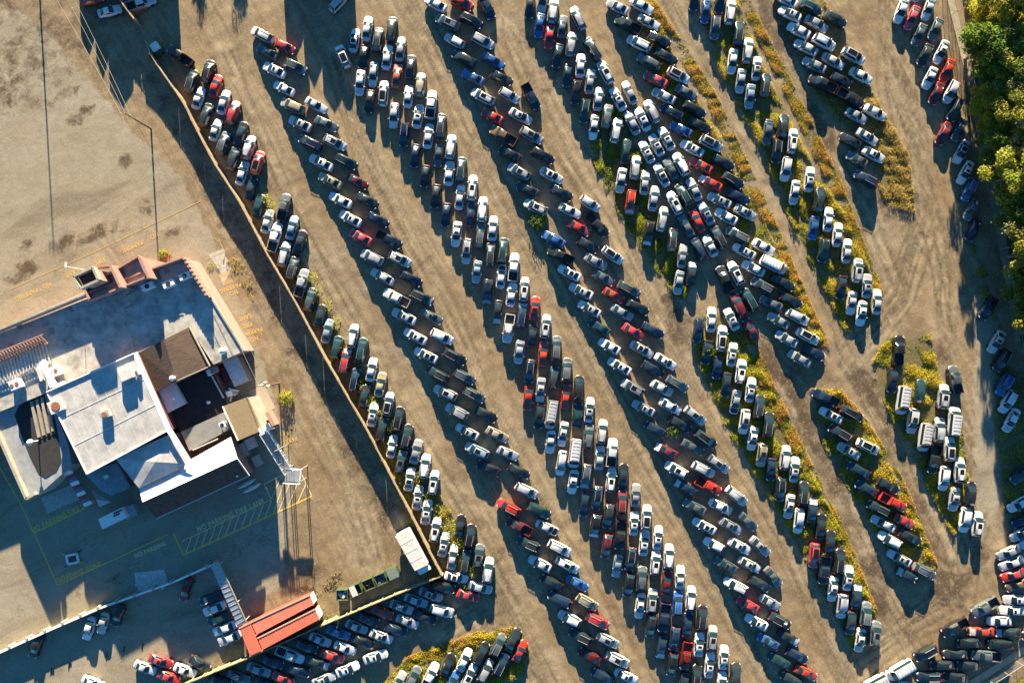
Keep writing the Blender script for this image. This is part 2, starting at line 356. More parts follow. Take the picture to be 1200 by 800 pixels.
vo = N(nt, 'ShaderNodeTexVoronoi', feature='DISTANCE_TO_EDGE', Scale=.09); wob = N(nt, 'ShaderNodeTexNoise', Scale=.22, Detail=7.0, Roughness=.7); L(tc.outputs['Object'], wob.inputs['Vector'])
wv = N(nt, 'ShaderNodeVectorMath', operation='MULTIPLY_ADD'); wv.inputs[1].default_value = (14, 14, 0); L(wob.outputs['Color'], wv.inputs[0]); L(tc.outputs['Object'], wv.inputs[2]); L(wv.outputs[0], vo.inputs['Vector'])
crk = mix(ramp(patch, (.42, (0, 0, 0)), (.6, (.8, .8, .8))), (0.0, 0.0, 0.0), ramp(vo.outputs['Distance'], (0, (.5, .5, .5)), (.02, (0, 0, 0))))
asp = mix(crk, asp, (.1, .085, .06))
dirt = mix(math_('MULTIPLY', attr('pale'), ramp(mid, (.35, (.25, .25, .25)), (.6, (.75, .75, .75)))), dirt, ramp(mid, (.3, (.33, .255, .15)), (.7, (.46, .38, .255))))
dirt = mix(math_('MULTIPLY', attr('track'), ramp(streak, (.36, (.2, .2, .2)), (.58, (1, 1, 1)))), dirt, (.105, .072, .04))
am = ramp(math_('ADD', attr('asphalt'), math_('MULTIPLY', math_('SUBTRACT', mid, .5), .9)), (.42, (0, 0, 0)), (.58, (1, 1, 1)))
col = mix(am, dirt, asp)
rag = noise(.28, 9, .72, dist=.35)
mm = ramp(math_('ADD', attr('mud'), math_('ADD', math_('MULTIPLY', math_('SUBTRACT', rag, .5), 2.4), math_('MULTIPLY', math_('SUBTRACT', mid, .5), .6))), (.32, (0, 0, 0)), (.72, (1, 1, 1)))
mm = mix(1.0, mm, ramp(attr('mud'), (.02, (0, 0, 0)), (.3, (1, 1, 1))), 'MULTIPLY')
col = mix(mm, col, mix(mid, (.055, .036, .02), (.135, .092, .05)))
gmk = ramp(math_('ADD', attr('green'), math_('ADD', math_('MULTIPLY', math_('SUBTRACT', rag, .5), 1.6), math_('MULTIPLY', math_('SUBTRACT', fine, .5), 1.2))), (.55, (0, 0, 0)), (.95, (.85, .85, .85)))
col = mix(gmk, col, mix(mid, (.06, .06, .015), (.17, .135, .04)))
col = mix(ramp(fine, (.32, (.6, .6, .6)), (.62, (0, 0, 0))), col, mix(.75, col, (.05, .04, .03)))
grit = N(nt, 'ShaderNodeTexNoise', Scale=2.2, Detail=3.0, Roughness=.8); L(tc.outputs['Object'], grit.inputs['Vector'])
col = mix(ramp(grit.outputs['Fac'], (.56, (0, 0, 0)), (.72, (.5, .5, .5))), col, (.46, .41, .32))
L(col, b.inputs['Base Color'])
hgt = math_('ADD', math_('MULTIPLY', fine, .35), math_('ADD', mid, math_('MULTIPLY', st2, .7)))
bp = N(nt, 'ShaderNodeBump', Strength=.42, Distance=.12); L(hgt, bp.inputs['Height']); L(bp.outputs[0], b.inputs['Normal'])
rg = mix(mm, (.93, .93, .93), (.55, .55, .55)); L(rg, b.inputs['Roughness'])
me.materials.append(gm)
CARDATA = """
@ 0 0 4 ^75 513,52,ws 432,-4,rs 660,15,wp,72
@ 150 0 4 ^305 250,268,kp
^16 295,378,du 330,460,ws,18 368,540,du 378,335,ku 410,405,rs 450,480,ws,14 495,530,ru*w
@ 200 140 5 ^17 265,62,ws 312,140,gu 368,232,du 420,315,ws 470,405,ds 515,508,es 568,598,ws 612,690,wp 413,82,ds 460,165,wu 512,255,ru*k 665,515,gp,13 715,635,ls,15 757,715,ks
@ 300 0 4 ^297 30,165,wu 52,243,gs 85,328,ws* 130,415,ws 172,497,tu 205,580,ws*
^117 138,222,rh 187,315,gu 282,495,ws 330,582,gs
415,262,wu*k,336 455,193,ws*k,8 522,135,ws,8 572,185,du,7 635,135,du,7
503,268,ks,187 615,268,ws,7 678,230,ss,7 488,388,ws,187 550,350,ws,187 662,355,cs,7 725,312,ds,7 532,478,ks,187 598,438,wu*k,7 770,398,tu,7 715,452,ws,7 647,542,ws,187 760,545,ws*,7 390,8,wu,45
@ 450 0 4 ^7 220,490,wp 267,588,du
^298 240,20,ws 298,105,gu* 330,192,wh 372,275,du 415,362,bs 463,455,wu* 505,545,rs
^118 365,15,ru 410,98,du 463,192,wu 513,285,bs 552,365,ds 587,447,sh 690,455,np,150 640,545,ws* 480,30,np,155
@ 600 0 5 ^188 105,40,ds 180,10,ss 240,65,wu,8 163,145,bs 220,220,rs 298,155,gs,8 383,110,su,335 350,258,su,8 275,330,ds 470,285,du,332 405,385,ws,8 325,445,es 455,472,ss,8 540,428,wu*,333 375,545,ku 505,580,ss,8 427,655,eu 560,680,gu,8 618,582,ws*,333 688,543,ss,335 697,722,ss,333 760,700,ws*,333 480,745,ws 618,760,su,8
^298 615,45,ss 680,145,dp
@ 740 0 5 ^298 45,255,wu 100,365,gu 140,465,rs 188,565,ss 230,660,ns 285,760,bs
^118 60,35,ws 103,130,ws 165,232,ds 205,335,ds 270,450,wu*k 320,545,gs 370,640,ku 400,740,ks
125,650,su,333
^188 435,70,bs 490,165,gu 520,10,ns 370,0,ns 580,70,wu,8 632,195,du,8 593,360,ws 680,295,wu,8 730,400,ws*,8 640,475,ss 695,565,ls
@ 880 0 5 85,500,du,8
^298 232,75,ws* 280,180,ws 322,280,ws 370,382,ss 430,500,kp 205,5,ws
^118 385,140,ss 345,45,eu 495,115,du 428,248,wu 482,360,ws 530,470,ks 600,330,wu*k 645,445,ws 568,570,kp 618,680,ss 728,660,ws
@ 1040 0 5 ^205 80,65,ws,202 145,105,rs 240,55,ws,201 185,-55,ss 185,205,gs 282,172,gs 220,325,ds 315,305,ws* 350,415,rs 248,458,ws 285,550,ms 372,538,wu 392,650,du
@ 340 140 5 ^297 118,135,nu 180,252,ws* 232,358,ts* 293,472,ws 352,580,ws* 412,690,rs
^117 262,140,wu* 328,248,eu 393,365,ms 452,475,ds 515,587,ns 580,705,np
^187 670,93,nu 733,215,ns
@ 480 140 5 ^6 110,97,ws 240,160,wu 172,212,gs,187 90,333,ks,187 232,315,ws 302,290,eu 152,452,ks,187 295,455,ws 368,400,wu* 213,560,ns,187 358,555,ns 427,527,wu 275,672,ws*,187 415,677,gu 487,643,ws
^298 548,95,op 585,200,ks 640,308,su* 690,408,ds 738,513,wu*
@ 600 140 5 ^118 115,95,su* 180,212,ku 232,328,ws*k 290,430,ds 340,535,ws 452,500,wh,125 395,640,rs 495,620,kp,135 445,735,ds
@ 720 140 5 ^333 187,192,ws* 245,150,ws* 308,112,ws* 268,328,ws*k 330,290,gs 383,265,wu 350,490,wu* 403,440,eu 467,410,ss 540,550,ls* 485,595,rs 420,625,gs 487,760,nu 560,740,ws 613,690,du
^298 455,170,ws* 505,270,rs 555,375,rs*w 613,478,ss* 653,570,ws 720,675,gu
^118 565,142,su*k 640,245,ks 695,355,ku 728,445,ns
^8 70,187,es 125,280,su 40,357,ws,188 183,370,ss 95,485,ru*w,188 240,455,ss 285,580,su 202,670,ku*w,188 340,705,du
@ 860 140 5 ^188 200,75,gs 288,45,du,8 342,125,wu*,8 250,180,ku 305,290,wu 357,427,ws 443,350,ws*,8 500,468,du,8 552,585,ws,8 467,638,bs 607,675,ws,8
680,125,ks,298 720,235,gs,298 770,350,nu,298 65,545,ss*,118 175,750,ws,118
@ 1000 140 4 ^118 65,82,ws* 95,165,ws*
^207 425,65,ms 495,50,gs 507,152,ws*k 527,250,ws* 545,330,bu 555,422,gs 558,518,ns
@ 280 260 5 ^14 268,190,wu 318,270,du 370,358,sp 420,455,gu 478,548,ds 518,640,ls 575,735,eu 668,670,wu,10 720,750,eu,10
@ 400 270 5 ^297 180,158,su 240,270,ws 325,392,wp*o 367,503,ws* 433,620,ws* 495,730,ws*k
^117 343,168,wu* 408,283,nu 470,395,du*l 528,505,gs* 590,622,wu 665,740,ku
@ 530 270 5 ^187 85,122,su* 145,242,ls 207,360,nu*s 267,480,ds*w 330,575,wp 393,712,ss
^6 225,135,du 298,115,eu 287,270,ws-k 360,215,wp 347,375,ws 422,345,wu* 484,455,rs*k 408,493,nu*s 547,562,wu* 470,612,ks 535,720,rs 610,690,gu
^298 590,55,bs 635,145,kp
@ 630 260 5 ^298 187,297,ws*k 255,405,ws* 303,508,ws* 360,618,es 420,728,ws
^118 440,195,wu*k,125 343,227,ss 390,322,gs 445,430,rs 535,395,gu 495,530,ss 585,500,du 560,640,rs 672,640,ns 613,743,ws*k
@ 770 270 5 395,285,dp,335 460,250,wu*,335 545,405,eu,333 478,445,mu,335 432,520,ws*,335 547,575,ms,333
150,150,ss,8 127,305,ss,188 207,250,ds-w,8
^298 510,122,ws* 565,222,ws 617,325,gu 665,430,gs 712,528,ss 760,635,ss
680,200,wv,118
318,522,ws,5 240,585,nu,188 382,630,wu*k,5 290,715,ks,188 440,725,ws*,8
@ 900 270 5 ^118 90,305,ds 135,410,ks 173,507,wu 232,620,wu*k 272,717,ns
185,750,ss,298
^6 325,120,eu,188 462,120,ws 525,235,su* 577,325,ss* 430,335,ks,188 490,425,ws,188 548,485,ws*,188 637,418,ws
@ 1010 380 5 ^5 213,150,kp 180,330,ks,188 235,443,wv,190 297,565,wu*,188 365,660,wv,188 338,390,eu,10 478,423,su* 545,325,gp,345 537,568,wv 452,618,su 512,730,wu*k
@ 1080 330 6.667 ^210 515,210,nu*k 587,470,ws* 622,615,ku
@ 1040 440 5 ^208 685,50,bu 703,150,wu 727,262,ws
^6 270,490,kp,190 330,602,wu,188 420,553,wu* 392,725,ss*,190 485,690,ku 780,575,eu,230
@ 390 400 5 ^11 75,110,ru*w 228,165,ws 280,252,ts 130,225,nu 185,325,ds 235,428,ws* 325,370,wu*k 385,450,ku 290,510,du 347,615,ws 435,555,du 490,645,ss 400,705,gu* 540,730,wu
^297 615,192,du 660,300,su*
@ 490 410 5 ^297 228,360,su 287,478,ws* 345,588,lu* 410,690,ks
^117 268,155,gu 327,262,gu* 397,378,ks 463,495,ts 525,605,ss 590,710,ks
@ 580 400 5 ^6 205,175,nu,187 420,165,gu 345,210,du 268,285,ws*,187 195,333,rs,188 413,320,rs 490,270,ku 485,432,es 553,408,ws* 262,440,ks,188 333,428,wv,188 398,543,ws*,188 327,590,ws,188 550,550,gu 627,528,wu 467,655,wv,188 390,712,wu,188 610,680,ws 685,650,wp
@ 690 390 5 ^298 180,195,ws* 255,320,su* 320,440,ss* 385,562,ns 450,690,ms*w
^118 450,168,ws*,122 375,212,ns 428,320,ws 517,300,gu,122 478,430,ws 622,485,su*,128 535,535,ks 685,620,du,124 610,670,gs
@ 800 400 5 ^8 205,155,ns,188 340,175,wu* 255,255,ds,188 398,283,ws* 447,380,du 310,355,ss*n,188 365,470,wu*,188 500,485,du 418,570,ws*,188 470,665,tu*,188 600,680,wu 518,750,ns,188 655,750,ws*
207,722,su*,124 125,745,wu,118
@ 920 440 5 ^298 235,130,np 270,232,ws*k 318,335,ku 375,440,ss* 430,552,ns 475,660,ns
^118 390,222,ku 485,415,wu*k 605,645,ks 630,740,rp
112,690,du,8
@ 440 530 5 ^10 200,157,ws*k 338,175,wu* 250,265,ws* 298,348,ws* 352,453,wu* 400,540,ws* 453,613,ws 497,430,ks 553,500,ku 528,635,du 607,605,gu* 657,697,wu,6
475,742,ws*k,102
@ 530 540 5 ^117 435,172,wu 510,290,eu 555,393,ws-k 628,508,wu 675,608,wu* 733,717,bs
^297 330,270,ru 390,380,mp 445,480,du 513,600,ws 580,708,ks
@ 640 530 5 ^6 158,173,ws*,188 237,140,gu*w,188 380,160,wu* 452,140,ks 225,305,ns,188 300,265,nu,188 365,375,du,188 445,285,mu 525,250,ss 290,430,ku*w,188 515,415,ws* 587,380,wu*k 433,485,kp,188 355,550,mu,188 575,530,ws* 655,500,ws* 418,665,ls,188 495,625,ku,188 640,645,wu* 718,617,wu 560,735,gu 707,750,ms 785,730,ws
@ 740 520 5 ^298 262,150,wu* 315,255,ns*w 368,368,gs 427,480,ws*k 483,590,wh 553,710,gs*
^118 450,243,rp 523,367,ws 617,305,wu,130 680,453,gs,132 582,480,ss* 637,595,ws* 692,707,ws* 750,603,ss*,132
@ 880 530 5 ^8 170,215,ku,188 218,315,ws*,188 362,340,ns*w 270,400,wu,188 410,430,ks 465,525,ks 375,605,ru*k,188 435,690,np,188 512,635,ku 567,735,ws*
130,730,gs,142
@ 980 560 3.636 ^298 178,128,du 200,193,ws 227,262,wu 268,340,ws* 305,415,ns*s
^118 290,185,rs 315,252,ks 375,397,gu
548,178,wu,188 600,195,wu*,5 780,110,ws,238 795,180,ns,240 795,240,ss,242 822,268,ws,246
@ 1040 620 4.444 ^270 645,125,ss,248 650,190,ws,248 655,245,rs,250 660,310,os,250 670,380,ws* 515,422,gp,242 640,432,ws* 585,480,ws 500,535,rs*w 355,525,kp,242 425,590,ks 580,600,ku 625,548,ds*s 745,555,ks 350,635,ds 510,655,gp,275 195,640,ku,240 285,690,ks 420,705,ks 215,745,nu 345,755,ks,275 60,735,wv,240 130,798,ws,100 260,800,ws,100
@ 900 640 5 625,800,wv,240
^8 375,250,ws*,188 525,295,ns*w 430,350,su,188 480,450,ds,188 565,395,gu 540,550,ws*,188 628,510,gu*
^118 70,435,du 120,535,ks*w 170,640,ns 222,740,rs
@ 780 640 5 ^298 410,228,wu 480,340,rs 533,443,ws* 600,555,bs 665,670,es 740,780,ds
^118 550,218,ds 612,328,ss
^6 147,305,wu 70,330,bu 213,415,ku 130,455,ns 50,545,nu,188 195,575,ws* 272,535,su* 40,690,ku,188 257,695,ws* 340,650,ws* 408,750,du 328,805,ws 180,760,ku
@ 670 640 5 335,228,ku,188 400,350,ws*,188 470,318,su*,6 541,418,np,188 465,465,ku,188 530,590,ns*w,188 670,640,mp,188 660,808,ks,188 270,660,wu*,117 320,760,ws*,117
@ 560 640 5 ^297 478,310,nu 537,420,wu 600,525,du 655,640,ms 730,760,ns
^117 640,325,tu 700,435,ru 760,548,su*
^27 205,545,ds 118,575,gu 25,630,ku 45,725,su 137,690,nu 247,610,rs
@ 430 640 5 ^105 445,235,ku 595,280,rs 658,240,ss
^112 377,278,ss* 288,315,ls 205,358,ss 440,368,wu,106 345,403,ks 237,437,ss 90,390,rs 175,480,ns 85,520,ws*
50,645,ws*,72 568,670,ws,27 475,690,ks,27 370,760,wp,27 600,755,wu*,27 270,770,gu,27 500,790,bs,27 185,795,ss,27
@ 300 640 5 ^112 655,432,ds 590,470,ss 485,505,bs 625,555,ks 522,595,ws 375,550,ss 290,595,ds 205,635,wp 450,645,rs 368,672,ds*s 95,680,ns 250,725,ns,108 160,770,rs,114 15,728,ss 535,715,ws*,68 395,770,ss*,70 40,795,ks
@ 140 640 5 390,252,ms,196 530,305,ns,248 555,365,ws,248 580,430,es,248 615,480,ws,248 640,535,ws,248
^112 153,712,ws 245,672,rs* 287,765,rs 380,725,ws 475,690,ds,120 705,765,gs 590,785,ks
@ 0 600 4 168,628,ks,200 418,545,ws,197 485,520,ss,197 550,485,ds,200 435,798,ws,110
"""
# ------------------------------------------------------------------ vehicles
def lerp_tab(tab, x):
    for (xa, *va), (xb, *vb) in zip(tab, tab[1:]):
        if x <= xb:
            t = 0 if xb == xa else max(0, (x - xa) / (xb - xa)); t = t
            return [p + (q_ - p) * t for p, q_ in zip(va, vb)]
    return list(tab[-1][1:])
def loft(bm, secs, cap=True):
    rows = []
    for s in secs:
        full = s + [Vector((p.x, -p.y, p.z)) for p in s[-2::-1]]
        rows.append([bm.verts.new(p) for p in full])
    for r0, r1 in zip(rows, rows[1:]):
        for i in range(len(r0) - 1): bm.faces.new((r0[i], r0[i + 1], r1[i + 1], r1[i]))
    if cap: bm.faces.new(rows[0][::-1]); bm.faces.new(rows[-1])
    return rows
def patch(bm, grid):
    v = [[bm.verts.new(p) for p in r] for r in grid]
    for r0, r1 in zip(v, v[1:]):
        for i in range(len(r0) - 1): bm.faces.new((r0[i], r0[i + 1], r1[i + 1], r1[i]))
def mesh(name, bm, m, smooth=True):
    me = bpy.data.meshes.new(name); bmesh.ops.recalc_face_normals(bm, faces=bm.faces); bm.to_mesh(me); bm.free()
    me.materials.append(m)
    if smooth:
        me.polygons.foreach_set('use_smooth', [True] * len(me.polygons))
        me.set_sharp_from_angle(angle=R(38))
    return me

def vehicle(Lc, W, Ht, belt, xf, xrf, xrb, xb, hood_z, tail_z, kind):
    """parts of one vehicle, nose towards +x; returns {part: [(mesh, location)]}"""
    w = W / 2; f = Lc / 2; parts = {}
    tab = [(-f, .62, tail_z - .24), (-f + .05, .76, tail_z - .1), (-f + .16, .875, tail_z - .02), (-f + .45, .965, tail_z + .02), (xb, 1, belt), (0, 1, belt), (xf, 1, hood_z + .06),
           (xf + .25, .99, hood_z + .02), (f - .75, .965, hood_z - .07), (f - .42, .9, hood_z - .13), (f - .2, .79, hood_z - .2), (f - .07, .64, hood_z - .28), (f, .46, hood_z - .38)]
    if kind == 'pickup':
        tab = [(xb - .02, .97, belt), (0, 1, belt)] + tab[6:]
    top = lambda x: lerp_tab(tab, x)
    def sec(x):
        ww, zt = top(x); ww *= w; lo = .24 if abs(x) < f - .3 else .34
        return [Vector((x, ww * .9, lo)), Vector((x, ww, lo + .16)), Vector((x, ww, zt * .72)), Vector((x, ww * .955, zt - .05)), Vector((x, ww * .86, zt)), Vector((x, ww * .45, zt + .03)), Vector((x, 0, zt + .04))]
    xs = sorted({t[0] for t in tab} | {-f * .6 if kind != 'pickup' else xb + .3, f * .55, -.9 if kind != 'pickup' else -.2})
    bm = bmesh.new(); loft(bm, [sec(x) for x in xs])
    wb = w * .93; wr = w * (.68 if kind in 'sedan' else .72 if kind != 'van' else .82)
    zb = belt - .03
    def ring(x, hw, z, lowhw, lowz): return [Vector((x, lowhw, lowz)), Vector((x, hw, z - .07)), Vector((x, hw * .86, z - .015)), Vector((x, hw * .45, z + .012)), Vector((x, 0, z + .02))]
    zc = lambda x: hood_z + .05
    rb = [Vector((xb, wb, zb)), Vector((xb, wb * .96, zb + .03)), Vector((xb, wb * .84, zb + .06)), Vector((xb, wb * .45, zb + .075)), Vector((xb, 0, zb + .085))]
    rfnt = [Vector((xf, wb, zb)), Vector((xf, wb * .96, hood_z + .04)), Vector((xf + .03, wb * .84, hood_z + .075)), Vector((xf + .1, wb * .45, hood_z + .095)), Vector((xf + .13, 0, hood_z + .1))]
    if xb - xrb > -.2: pass
    R1, R2 = ring(xrb, wr * .95, Ht - .03, wb, zb), ring(xrf, wr, Ht - .03, wb, zb)
    Rm = ring((xrb + xrf) / 2, wr * 1.01, Ht, wb, zb)
    loft(bm, [rb, R1, Rm, R2, rfnt])
    for s in (1, -1):                                     # door mirrors
        box(bm, (xf - .32, s * (w + .07), belt + .04), (.14, .2, .13))
    parts['body'] = [(mesh('body', bm, PAINT['w']), (0, 0, 0))]
    def between(A, B, s0, s1, cols, off):
        """strip of the skin between two rings from s0 to s1, columns = ring points mirrored"""
        out = []
        for s in (s0, (s0 + s1) / 2, s1):
            row = [A[c].lerp(B[c], s) for c in cols]
            row = row + [Vector((p.x, -p.y, p.z)) for p in row[::-1]][(1 if abs(row[-1].y) < 1e-6 else 0):]
            out.append([p + off for p in row])
        return out
    n = Vector((xf - xrf, 0, 0)); dn = Vector((Ht - hood_z, 0, xf - xrf)).normalized() * .014
    bm = bmesh.new(); patch(bm, between(rfnt, R2, .06, .96, (1, 2, 3, 4), dn)); parts['windscreen'] = [(mesh('windscreen', bm, GLASS), (0, 0, 0))]
    dn = Vector((-(Ht - tail_z), 0, max(.12, xrb - xb))).normalized() * .014
    bm = bmesh.new(); patch(bm, between(rb, R1, .12 if xrb - xb > .3 else .3, .95, (1, 2, 3, 4), dn)); parts['rear_window'] = [(mesh('rear_window', bm, GLASS), (0, 0, 0))]
    sw = []
    for s in (1, -1):
        bm = bmesh.new(); xm = (xrb + xrf) / 2
        lo = [(xb + (xrb - xb) * .35 + .12), xm, xf - (xf - xrf) * .3 - .1]; hi = [xrb + .02, xm, xrf - .02]
        g_ = []
        for k in (.14, .96):
            row = []
            for a_, b_ in zip(lo, hi):
                p0 = Vector((a_, s * wb, zb)); p1 = Vector((b_, s * wr * (.95 if b_ == hi[0] else 1.0), Ht - .1)); p = p0.lerp(p1, k); p.y += s * .016; p.z += .008; row.append(p)
            g_.append(row)
        patch(bm, g_); sw.append((mesh('side_window', bm, GLASS), (0, 0, 0)))
    parts['side_window'] = sw
    # bonnet
    bm = bmesh.new(); rows = []
    for x in np.linspace(xf + .2, f - .26, 6):
        ww, zt = top(x); ww *= w * .84; rows.append([Vector((x, y * ww, zt + z + .008)) for y, z in ((-.96, .0), (-.5, .032), (0, .042), (.5, .032), (.96, .0))])
    patch(bm, rows); parts['bonnet'] = [(mesh('bonnet', bm, PAINT['w']), (0, 0, 0))]
    if kind == 'sedan':
        bm = bmesh.new(); rows = []
        for x in np.linspace(-f + .12, xb - .06, 4):
            ww, zt = top(x); ww *= w * .82; rows.append([Vector((x, y * ww, zt + z + .008)) for y, z in ((-.96, .0), (-.5, .032), (0, .042), (.5, .032), (.96, .0))])
        patch(bm, rows); parts['boot_lid'] = [(mesh('boot_lid', bm, PAINT['w']), (0, 0, 0))]
    hl, tl = [], []
    for s in (1, -1):
        bm = bmesh.new(); z = hood_z - .27; box(bm, (f - .36, s * w * .72, z + .06), (.36, .22, .13), rz=-s * .75); hl.append((mesh('headlight', bm, LAMP), (0, 0, 0)))
        bm = bmesh.new(); zt = tail_z - .1 if kind in ('sedan', 'pickup') else belt - .05
        box(bm, (-f + .12, s * w * .74, zt), (.16, .3, .14 if kind == 'sedan' else .3), rz=s * .3); tl.append((mesh('tail_light', bm, TAIL), (0, 0, 0)))
    parts['headlight'] = hl; parts['tail_light'] = tl
    r = .33 if kind in ('sedan', 'hatch') else .38
    bm = bmesh.new(); tube(bm, (0, -.11, 0), (0, .11, 0), r, seg=14); wm = mesh('wheel', bm, RUBBER)
    wx = f - .88
    parts['wheel'] = [(wm, (sx * wx - .08, sy * (w - .1), r)) for sx in (1, -1) for sy in (1, -1)]
    if kind not in ('pickup',):
        bm = bmesh.new(); a_ = xrb + (xrf - xrb) * .48; rows = [[Vector((x, y * wr * .62, Ht + z + .022)) for y, z in ((-1, -.012), (0, 0.006), (1, -.012))] for x in (a_, xrf - .12)]
        patch(bm, rows); parts['sunroof'] = [(mesh('sunroof', bm, BLACKGLASS), (0, 0, 0))]
        bm = bmesh.new(); rows = [[Vector((x, y * wr * .8 * k_, Ht + z + .022 + dz)) for y, z in ((-1, -.02), (0, 0.006), (1, -.02))] for x, dz, k_ in ((xrb + .2, -.02, .86), (xrb + .3, -.01, .97), ((xrb + xrf) / 2, 0, 1), (xrf - .3, -.01, .97), (xrf - .2, -.02, .86))]
        patch(bm, rows); parts['roof_panel'] = [(mesh('roof_panel', bm, BLACKGLASS), (0, 0, 0))]
    if kind == 'suv':
        rr = []
        for s in (1, -1):
            bm = bmesh.new(); bar(bm, (xrb + .1, s * wr * .88, Ht + .05), (xrf - .1, s * wr * .9, Ht + .05), .05, .05)
            for x in (xrb + .15, xrf - .15): box(bm, (x, s * wr * .88, Ht + .0), (.08, .04, .1))
            rr.append((mesh('roof_rail', bm, GREYMETAL, False), (0, 0, 0)))
        parts['roof_rail'] = rr
    if kind == 'pickup':
        x0, x1 = -f + .05, xb - .04; t = .09; zt = belt + .06; bm = bmesh.new()
        for s in (1, -1): box(bm, ((x0 + x1) / 2, s * (w * .97 - t / 2), (zt + .35) / 2), (x1 - x0, t, zt - .35))
        box(bm, (x0 + t / 2, 0, (zt + .4) / 2), (t, W * .94 - 2 * t, zt - .4)); box(bm, (x1 - t / 2, 0, (zt + .4) / 2), (t, W * .94 - 2 * t, zt - .4))
        box(bm, (x0 - .06, 0, .45), (.14, W * .86, .16))
        parts['cargo_bed'] = [(mesh('cargo_bed', bm, PAINT['w'], False), (0, 0, 0))]
        bm = bmesh.new(); box(bm, ((x0 + x1) / 2, 0, .62), (x1 - x0 - 2 * t - .01, W * .97 - 2 * t - .01, .1))
        for s in (1, -1): box(bm, ((x0 + x1) / 2 - .1, s * (w - .27), .74), (.75, .2, .2))
        parts['bed_liner'] = [(mesh('bed_liner', bm, BED, False), (0, 0, 0))]
    if kind == 'van':
        bm = bmesh.new()
        for x in np.linspace(xrb + .3, xrf - .3, 6): box(bm, (x, 0, Ht + .02), (.06, wr * 1.5, .03))
        parts['roof_rib'] = [(mesh('roof_rib', bm, PAINT['w'], False), (0, 0, 0))]
    return parts
PROTO = {
 's': vehicle(4.72, 1.71, 1.45, .93, 1.04, .22, -.95, -1.8, .88, .96, 'sedan'),
 'c': vehicle(4.5, 1.68, 1.40, .92, .78, .08, -.85, -1.7, .86, .95, 'sedan'),
 'u': vehicle(4.72, 1.77, 1.68, 1.06, 1.25, .42, -1.7, -2.22, 1.0, 1.04, 'suv'),
 'h': vehicle(4.15, 1.67, 1.50, .96, .95, .3, -1.5, -1.95, .9, .98, 'hatch'),
 'p': vehicle(5.55, 1.86, 1.80, 1.12, 1.3, .75, -.55, -.78, 1.08, 1.05, 'pickup'),
 'v': vehicle(5.5, 2.02, 2.02, 1.15, 1.95, 1.3, -2.55, -2.7, 1.1, 1.15, 'van'),
}
KIND = {'s': ('sedan', 'sedan'), 'c': ('coupe', 'car'), 'u': ('sport_utility_car', 'suv'), 'h': ('hatchback', 'hatchback'), 'p': ('pickup_truck', 'pickup truck'), 'v': ('van', 'van')}
CN = {'w': 'white', 's': 'silver', 'g': 'grey', 'd': 'charcoal', 'k': 'black', 'n': 'navy', 'b': 'blue', 'r': 'red', 'm': 'maroon', 't': 'beige', 'o': 'brown', 'e': 'teal', 'c': 'salmon', 'l': 'pale blue'}
KN = {'s': 'sedan', 'u': 'suv', 'h': 'hatchback', 'p': 'pickup', 'v': 'van'}

def parse(t):
    out = []; ang = 0; ox = oy = 0; s = 1; toks = t.split(); i = 0
    while i < len(toks):
        k = toks[i]
        if k == '@': ox, oy, s = map(float, toks[i + 1:i + 4]); i += 4; continue
        if k[0] == '^': ang = float(k[1:]); i += 1; continue
        p = k.split(','); i += 1
        a_ = float(p[3]) if len(p) > 3 else ang; c = p[2]
        out.append([ox + float(p[0]) / s, oy + float(p[1]) / s, a_, c[0], c[1], c[2:]])
    return out
CARS = parse(CARDATA)
rc = random.Random(3)
for c in CARS:
    c[2] += rc.gauss(0, 1.3)
LEN = {'s': 4.72, 'u': 4.72, 'h': 4.15, 'p': 5.6, 'v': 5.5}; WID = {'s': 1.84, 'u': 1.92, 'h': 1.8, 'p': 2.0, 'v': 2.08}
def place(c):
    p = P(c[0], c[1], .75); th = R(90 - c[2]); return p.x, p.y, th
POS = [list(place(c)) for c in CARS]
SC = []
for c in CARS: SC.append(rc.uniform(.95, 1.02))
def axes(i):
    th = POS[i][2]; d = (math.cos(th), math.sin(th)); return d, (-d[1], d[0]), LEN[CARS[i][4]] * SC[i] + .12, WID[CARS[i][4]] + .16
for it in range(40):                                      # no two cars may overlap: ease them apart
    moved = False
    for i in range(len(CARS)):
        for j in range(i):
            dx, dy = POS[j][0] - POS[i][0], POS[j][1] - POS[i][1]
            if dx * dx + dy * dy > 34: continue
            best = None
            di, ni, Li, Wi = axes(i); dj, nj, Lj, Wj = axes(j)
            for ax in (di, ni, dj, nj):
                r_ = (abs(ax[0] * di[0] + ax[1] * di[1]) * Li + abs(ax[0] * ni[0] + ax[1] * ni[1]) * Wi + abs(ax[0] * dj[0] + ax[1] * dj[1]) * Lj + abs(ax[0] * nj[0] + ax[1] * nj[1]) * Wj) / 2
                dd = dx * ax[0] + dy * ax[1]; sep = abs(dd) - r_
                if best is None or sep > best[0]: best = (sep, ax, 1 if dd > 0 else -1)
            if best[0] < 0:
                m_ = -best[0] * .52 * best[2]; moved = True
                POS[j][0] += best[1][0] * m_; POS[j][1] += best[1][1] * m_; POS[i][0] -= best[1][0] * m_; POS[i][1] -= best[1][1] * m_
    if not moved: break

